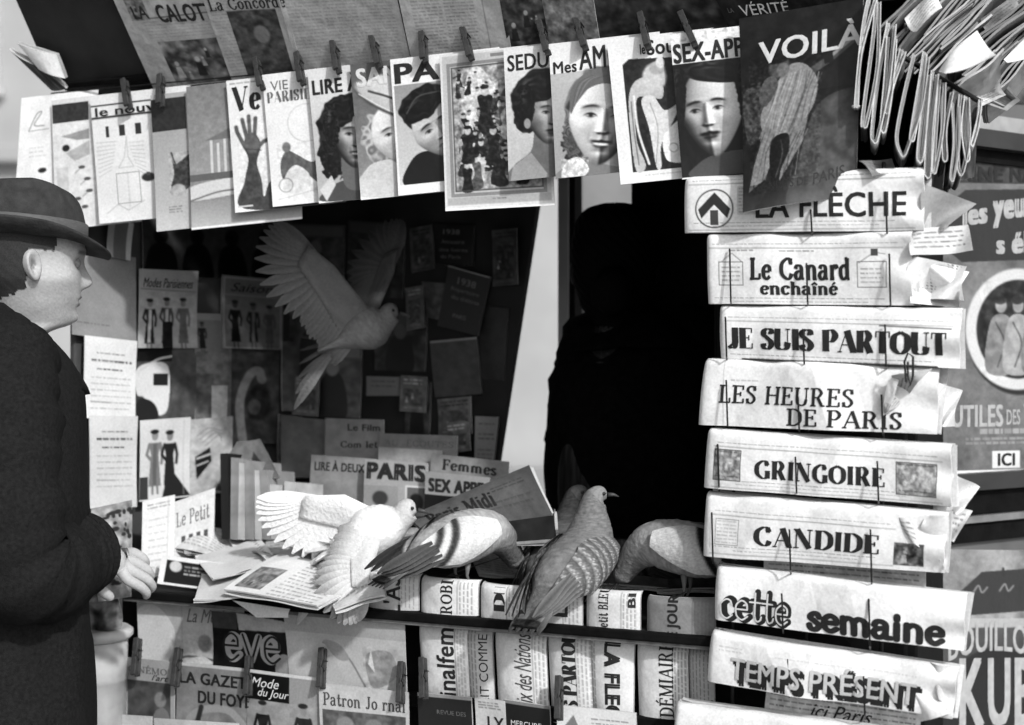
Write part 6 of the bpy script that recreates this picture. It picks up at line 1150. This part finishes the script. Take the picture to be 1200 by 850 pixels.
def hand_mesh(wrist, fwd, palm_n, curl, sc=1.):
    """skinned hand: palm, four bent fingers of unequal length and a thumb; grown with the Skin modifier"""
    fwd = V(fwd).normalized(); pn = V(palm_n); pn = (pn-fwd*pn.dot(fwd)).normalized(); side = fwd.cross(pn)
    pts = []; ed = []; rd = []
    def ap(p, r, parent=None): pts.append(tuple(p)); rd.append(r*sc); i = len(pts)-1; (ed.append((parent, i)) if parent is not None else None); return i
    w_ = V(wrist); root = ap(w_-fwd*.05*sc, .026); wr = ap(w_, .022, root); pm = ap(w_+fwd*.045*sc, .026, wr)
    for k, (L, so_) in enumerate(((.070, -.028), (.080, -.009), (.074, .009), (.058, .026))):
        kn = ap(w_+fwd*(.086-.004*abs(k-1.3))*sc+side*so_*sc, .0105, pm); p = V(pts[kn]); a = 0; d = fwd; i = kn
        for q, f_ in enumerate((.45, .32, .23)): a += curl*(.5+.35*q+.08*k); d2 = fwd*math.cos(a)+pn*math.sin(a); p = p+d2*L*f_*sc; i = ap(p, (.0092, .0083, .0068)[q], i)
    tb = ap(w_+fwd*.025*sc-side*.032*sc+pn*.01*sc, .012, wr); t2 = ap(V(pts[tb])+(fwd*.7-side*.5+pn*.4).normalized()*.036*sc, .0105, tb); ap(V(pts[t2])+(fwd*.9+pn*.5).normalized()*.028*sc, .008, t2)
    me = bpy.data.meshes.new('hand'); me.from_pydata(pts, ed, []); ob = bpy.data.objects.new('hand', me); COL.objects.link(ob)
    sk = ob.modifiers.new('skin', 'SKIN'); sk.branch_smoothing = .4
    if not me.skin_vertices: me.attributes.new('skin', 'FLOAT', 'POINT') if False else None
    bm = bmesh.new(); bm.from_mesh(me); lay = bm.verts.layers.skin.verify()
    for v, r in zip(bm.verts, rd): v[lay].radius = (r, r); v[lay].use_root = (v.index == 0)
    bm.to_mesh(me); bm.free(); sub = ob.modifiers.new('sub', 'SUBSURF'); sub.levels = 2
    dg = bpy.context.evaluated_depsgraph_get(); ev_ = ob.evaluated_get(dg); m2 = ev_.to_mesh(); vs = [tuple(v.co) for v in m2.vertices]; fs = [tuple(p.vertices) for p in m2.polygons]; ev_.to_mesh_clear()
    bpy.data.objects.remove(ob); return vs, fs
def person(label, headpos, hyaw, bodypos, byaw, hat=True, tonefn=None, hairtone=.02, hairlong=False, coatm=None, hands=(), sleeves=(), hpitch=0, skin=.42, hs=1., wscale=1.):
    t = thing('person', label, 'person', V((bodypos[0], bodypos[1], 0)))
    Mh = Matrix.Translation(headpos) @ Matrix.Rotation(R(hyaw), 4, 'Z') @ Matrix.Rotation(R(hpitch), 4, 'Y') @ Matrix.Scale(hs, 4)
    X, Yy, Z, TH = head_grid(); n, na = X.shape; P = np.stack([X, Yy, Z], -1).reshape(-1, 3)
    c = np.full((n, na), skin); fr = np.cos(TH) > 0
    def blur(c, k):
        for _ in range(k): c = (c+np.roll(c, 1, 1)+np.roll(c, -1, 1)+np.vstack([c[:1], c[:-1]])+np.vstack([c[1:], c[-1:]]))/5
        return c
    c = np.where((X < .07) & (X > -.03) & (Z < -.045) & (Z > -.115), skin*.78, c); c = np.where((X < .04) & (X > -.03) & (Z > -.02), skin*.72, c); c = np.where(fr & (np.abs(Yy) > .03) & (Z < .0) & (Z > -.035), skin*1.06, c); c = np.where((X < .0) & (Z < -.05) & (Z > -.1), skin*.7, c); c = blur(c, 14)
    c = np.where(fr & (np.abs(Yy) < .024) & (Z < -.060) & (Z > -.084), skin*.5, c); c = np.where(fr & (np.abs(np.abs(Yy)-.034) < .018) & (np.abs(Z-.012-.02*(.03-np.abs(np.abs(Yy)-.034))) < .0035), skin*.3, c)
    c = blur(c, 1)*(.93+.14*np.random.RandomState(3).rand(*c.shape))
    c = c+RNG.uniform(-.02, .02, c.shape)
    fs = [(i*na+k, (i+1)*na+k, (i+1)*na+(k+1) % na, i*na+(k+1) % na) for i in range(n-1) for k in range(na)]+[tuple(range(na))]
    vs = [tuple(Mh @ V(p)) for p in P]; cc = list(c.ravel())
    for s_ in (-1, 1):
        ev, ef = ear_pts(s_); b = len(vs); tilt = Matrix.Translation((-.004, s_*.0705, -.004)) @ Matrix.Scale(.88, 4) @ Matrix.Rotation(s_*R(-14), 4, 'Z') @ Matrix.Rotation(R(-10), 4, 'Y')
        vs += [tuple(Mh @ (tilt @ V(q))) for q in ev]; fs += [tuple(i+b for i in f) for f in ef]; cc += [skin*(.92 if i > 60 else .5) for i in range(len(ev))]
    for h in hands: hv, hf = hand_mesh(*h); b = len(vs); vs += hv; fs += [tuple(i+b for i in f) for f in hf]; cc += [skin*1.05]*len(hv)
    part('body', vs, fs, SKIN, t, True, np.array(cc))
    for s_ in (-1, 1):
        bm = bmesh.new(); bmesh.ops.create_uvsphere(bm, u_segments=12, v_segments=8, radius=.0105); part('eye', [list(Mh @ (q.co+V((.0725, s_*.033, -.006)))) for q in bm.verts], [[q.index for q in f.verts] for f in bm.faces], mat('eye_surface', .2, .2, 80, .3), t, True); bm.free()
    # hair: a shell over the skull, shorter at the sides
    hv = []; idx = {}; hf = []; thick = .012 if hairlong else .0035
    Nx = np.cos(TH); Ny = np.sin(TH)
    low = -.13 if hairlong else -.078
    HRN = np.random.RandomState(5).uniform(-.0035, .0035, (400, 400))
    def inhair(x, y, z): 
        z = z+HRN[int((x+.2)*900) % 400, int((z+1)*700) % 400]; x = x+HRN[int((z+1)*800) % 400, int((x+.3)*800) % 400]
        if hairlong: return x < .075-.9*max(0, .06-z)*.5 and z > low+.2*max(0, x)
        return (z > .05 and x < .085) or (x < .03 and z > .01) or (x < -.018 and z > low+.55*max(0, x+.06)+.0) 
    for i in range(n-1):
        for k in range(na):
            q = [(i, k), (i+1, k), (i+1, (k+1) % na), (i, (k+1) % na)]
            if all(inhair(X[a], Yy[a], Z[a]) for a in q):
                f = []
                for a in q:
                    if a not in idx:
                        fade = min(1, max(.15, (Z[a]-low)/.05)); o = thick*fade*(1+.1*math.sin(Z[a]*260+a[1]*.9)+.12*random.random()); idx[a] = len(hv); hv.append(tuple(Mh @ V((X[a]+Nx[a]*o, Yy[a]+Ny[a]*o, Z[a]+(o*.6 if Z[a] > .07 else 0)))))
                    f.append(idx[a])
                hf.append(tuple(f))
    part('hair', hv, hf, mat('black_hair' if hairlong else 'short_dark_hair', hairtone, .8, 420, .35, .15, spec=.02 if hairlong else .12), t, True)
    if hairlong:
        MB().tube([Mh @ V((-.105, 0, -.03)), Mh @ V((-.125, 0, -.05)), Mh @ V((-.125, 0, -.075)), Mh @ V((-.1, 0, -.095))], [.03, .044, .044, .02], 14).build('hair_bun', MATS['black_hair'], t, True)
    if hat:
        felt = mat('dark_grey_felt', .036, .9, 60, .35, .25, 300, spec=.15); Hh = Mh @ Matrix.Translation((-.004, 0, .040)) @ Matrix.Rotation(R(4), 4, 'Y')
        rings = []; S_ = 56
        for (z, a, b, dip, ox_) in ((-.002, .104, .084, 0, 0), (.015, .1035, .0835, 0, 0), (.035, .101, .081, 0, -.001), (.055, .098, .077, 0, -.003), (.076, .094, .071, 0, -.005), (.090, .087, .063, 0, -.007), (.097, .076, .052, .001, -.009), (.098, .062, .039, .006, -.010), (.095, .042, .022, .015, -.010), (.091, .02, .01, .022, -.010)):
            rings.append([Hh @ V((ox_+a*math.cos(q), b*math.sin(q)*(1-.30*max(0, math.cos(q))**1.5*min(1, max(0, z-.02)/.06)), z-dip*.9-.011*max(0, math.cos(q))*max(0, z-.05)/.04-.004*math.sin(q*2+.6)*max(0, z-.03)/.05)) for q in np.linspace(0, 2*math.pi, S_, endpoint=False)])
        m = MB(); m.loft(rings, False); m.add(rings[-1], [tuple(range(S_))]); m.build('crown', felt, t, True)
        br = []
        for (r, dz) in ((0, .002), (.25, .001), (.6, .0), (.9, .003), (1., .006), (1.02, .004), (1., .001), (.6, -.005), (0, -.004)):
            br.append([Hh @ V(((.102+.046*r)*math.cos(q), (.082+.044*r)*math.sin(q), dz-.03*r*max(0, math.cos(q))**1.5+.012*r*r*abs(math.sin(q))+.003*r*math.sin(q*3+1)+.006*r*max(0, -math.cos(q)))) for q in np.linspace(0, 2*math.pi, 72, endpoint=False)])
        MB().loft(br, False).build('brim', felt, t, True)
        bd = [[Hh @ V(((.1052+e)*math.cos(q), (.0852+e)*math.sin(q), z)) for q in np.linspace(0, 2*math.pi, S_, endpoint=False)] for z, e in ((.001, 0), (.003, .0012), (.030, .0), (.032, -.003))]
        MB().loft(bd, False).build('ribbon', mat('hat_ribbon', .075, .6, 120, .3, .1, 300, stretch=(1, 1, 8)), t, True)
    # coat
    Mb = Matrix.Translation((bodypos[0], bodypos[1], 0)) @ Matrix.Rotation(R(byaw), 4, 'Z'); k0 = bodypos[2] if len(bodypos) > 2 else 0.
    CT = [(1.50, .062, .062, -.01), (1.475, .09, .105, -.01), (1.44, .122, .17, -.006), (1.40, .146, .212, 0), (1.34, .155, .226, 0), (1.2, .157, .226, 0), (1.05, .152, .218, 0), (.92, .157, .225, 0), (.7, .172, .24, 0), (.45, .19, .265, 0)]
    CT = [(z_, a_, b_*wscale, c_) for z_, a_, b_, c_ in CT]; zz = np.linspace(1.51, .45, 60); rx, wy, ox = [smooth1(q, 4) for q in table(CT, zz)]
    rings = []
    for i, z in enumerate(zz):
        r_ = []
        for k in range(64):
            q = 2*math.pi*k/64; fold = 1+.022*math.sin(q*3+z*9)*min(1, (1.5-z)*4)+.012*math.sin(q*5+z*31)*math.exp(-((z-1.12)/.12)**2)+.012*math.sin(q*7-z*19)+(.02*math.sin(q*9+z*2) if z < .95 else 0); e = .9
            r_.append(Mb @ V((ox[i]+rx[i]*fold*math.copysign(abs(math.cos(q))**e, math.cos(q)), wy[i]*fold*math.copysign(abs(math.sin(q))**e, math.sin(q)), z+k0)))
        rings.append(r_)
    MB().loft(rings).build('coat', coatm, t, True)
    co = []
    for (a, b, zb, zf, e) in ((.070, .070, 1.50, 1.425, 0), (.078, .077, 1.522, 1.443, 0), (.088, .087, 1.524, 1.443, 0), (.110, .120, 1.502, 1.422, 0), (.136, .172, 1.468, 1.402, 0), (.149, .198, 1.452, 1.378, 0), (.153, .205, 1.442, 1.366, 0), (.143, .19, 1.440, 1.364, 0)):
        co.append([Mb @ V((a*math.cos(q)*(1.0+(.22 if a < .1 else .04)*max(0, math.cos(q)))+.0, b*wscale*math.sin(q), k0+zb+(zf-zb)*(.5+.5*math.cos(q))+.002*math.sin(q*11+a*90))) for q in np.linspace(0, 2*math.pi, 64, endpoint=False)])
    MB().loft(co, False).build('collar', coatm, t, True)
    for pts, rr in sleeves:
        C = catmull([list(p) for p in pts], 8); Rr = np.interp(np.linspace(0, len(rr)-1, len(C)), range(len(rr)), rr)
        Rr = [r*(1+.06*math.sin(i*1.9)+.05*math.sin(i*.9+1)) for i, r in enumerate(Rr)]
        MB().tube([V(p) for p in C], [float(r) for r in Rr], 26).build('sleeve', coatm, t, True)
    trm = mat('dark_trousers', .012, .9, 60, .4)
    for s_ in (-1, 1):
        MB().tube([Mb @ V((0, s_*.1, .62+k0)), Mb @ V((.02, s_*.1, .45)), Mb @ V((0, s_*.1, .1))], [.085, .07, .062], 16).build('trouser_leg', trm, t, True)
        MB().tube([Mb @ V((-.07, s_*.1, .04)), Mb @ V((0, s_*.1, .05)), Mb @ V((.1, s_*.105, .035)), Mb @ V((.19, s_*.11, .022))], [(.035, .03), (.045, .038), (.033, .042), (.015, .03)], 14).build('shoe', mat('black_shoe', .01, .3, 60, .4), t, True)
    return t, Mb
COAT = mat('dark_wool_coat', .013, .95, 160, .4, .35, 500, spec=.06)
hand_w = at(100, 645, 2.44)
man, Mm = person('man in a dark felt hat and heavy dark overcoat studying the display in profile', V((-.832, 2.45, 1.598)), 32, (-.893, 2.45), 25, True, hairtone=.03, coatm=COAT, hs=.965,
  hands=[(hand_w, (.8, .35, -.35), (.1, .75, -.6), .55, 1.0)],
  sleeves=[([at(-14, 395, 2.42), at(6, 432, 2.31), at(6, 520, 2.24), at(14, 640, 2.22), at(40, 672, 2.26), at(78, 655, 2.38), at(102, 646, 2.435)], [.06, .082, .085, .082, .082, .072, .068]),
           ([at(10, 430, 2.58), at(24, 500, 2.66), at(34, 570, 2.70), at(60, 640, 2.70), at(88, 650, 2.60)], [.05, .076, .074, .07, .06])])
paper('patterned_paper', 'paper', 'dotted paper the man holds at the left end of the counter', ((108, 596), (154, 586), (150, 700), (112, 706)), [2.56, 2.66, 2.62, 2.5], lambda c: (c.rect(0, 0, 999, 999, .62), c.nz(0, 0, 999, 999, .2, 7), [c.ell(random.uniform(4, 40), random.uniform(4, 100), random.uniform(1.5, 4), random.uniform(1.5, 3), .2) for _ in range(46)]), (), None, bulge=hang(.012, .01), m=PRINT, thick=.001)
vend, _ = person('vendor in black seen from behind, coloured as a dark silhouette inside the stall', V((.212, 2.93, 1.62)), 84, (.268, 2.98, .01), 84, False, wscale=.88, hairtone=.004, hairlong=True, coatm=mat('black_shop_coat', .003, .95, 60, .5, .3, spec=.03), skin=.004,  # even the skin is coloured near black, standing in for backlit shade
  sleeves=[([at(722, 384, 2.98), at(694, 402, 2.96), at(676, 470, 2.97), at(674, 540, 3.0), at(696, 590, 3.12)], [.045, .066, .06, .056, .045]), ([at(786, 380, 2.95), at(818, 398, 2.94), at(836, 470, 2.95), at(834, 540, 3.0), at(800, 590, 3.12)], [.045, .066, .06, .056, .045])],
  hands=[(at(704, 598, 3.14), (.5, .6, -.4), (.3, .4, -.8), .5), (at(796, 596, 3.14), (-.5, .6, -.4), (-.3, .4, -.8), .5)])
# the pale bin behind the man
bn = thing('litter_bin', 'pale ribbed bin with thick rim standing between the man and the stall', 'bin', at(110, 860, 2.72)); bn.location.z = 0
bc = at(112, 800, 2.72); SP_ = np.linspace(0, 2*math.pi, 40, endpoint=False); wm = mat('stained_white_enamel', .42, .6, 9, .5, .2)
zt = at(0, 742, 2.72).z
MB().loft([[V((bc.x+r*math.cos(q)*(1+.012*math.cos(q*20)), bc.y+r*math.sin(q)*(1+.012*math.cos(q*20)), z)) for q in SP_] for z, r in ((0, .045), (.3, .05), (.6, .055), (zt-.09, .058), (zt-.085, .061), (zt-.08, .058), (zt, .06))]).build('barrel', wm, bn, True)
MB().loft([[V((bc.x+r*math.cos(q), bc.y+r*math.sin(q), z)) for q in SP_] for z, r in ((zt-.012, .062), (zt-.004, .07), (zt+.006, .07), (zt+.012, .062), (zt+.004, .05))]).build('rim', wm, bn, True)
paper('crumpled_paper', 'paper', 'grey crumpled papers stuffed in the top of the pale bin', ((94, 698), (140, 694), (142, 744), (96, 748)), [2.72]*4, lambda c: (c.rect(0, 0, 999, 999, .45), c.nz(0, 0, 999, 999, .25, 8)), (), None, bulge=lambda u, v: .02*np.sin(u*7)*np.cos(v*5), m=PRINT, thick=.001)
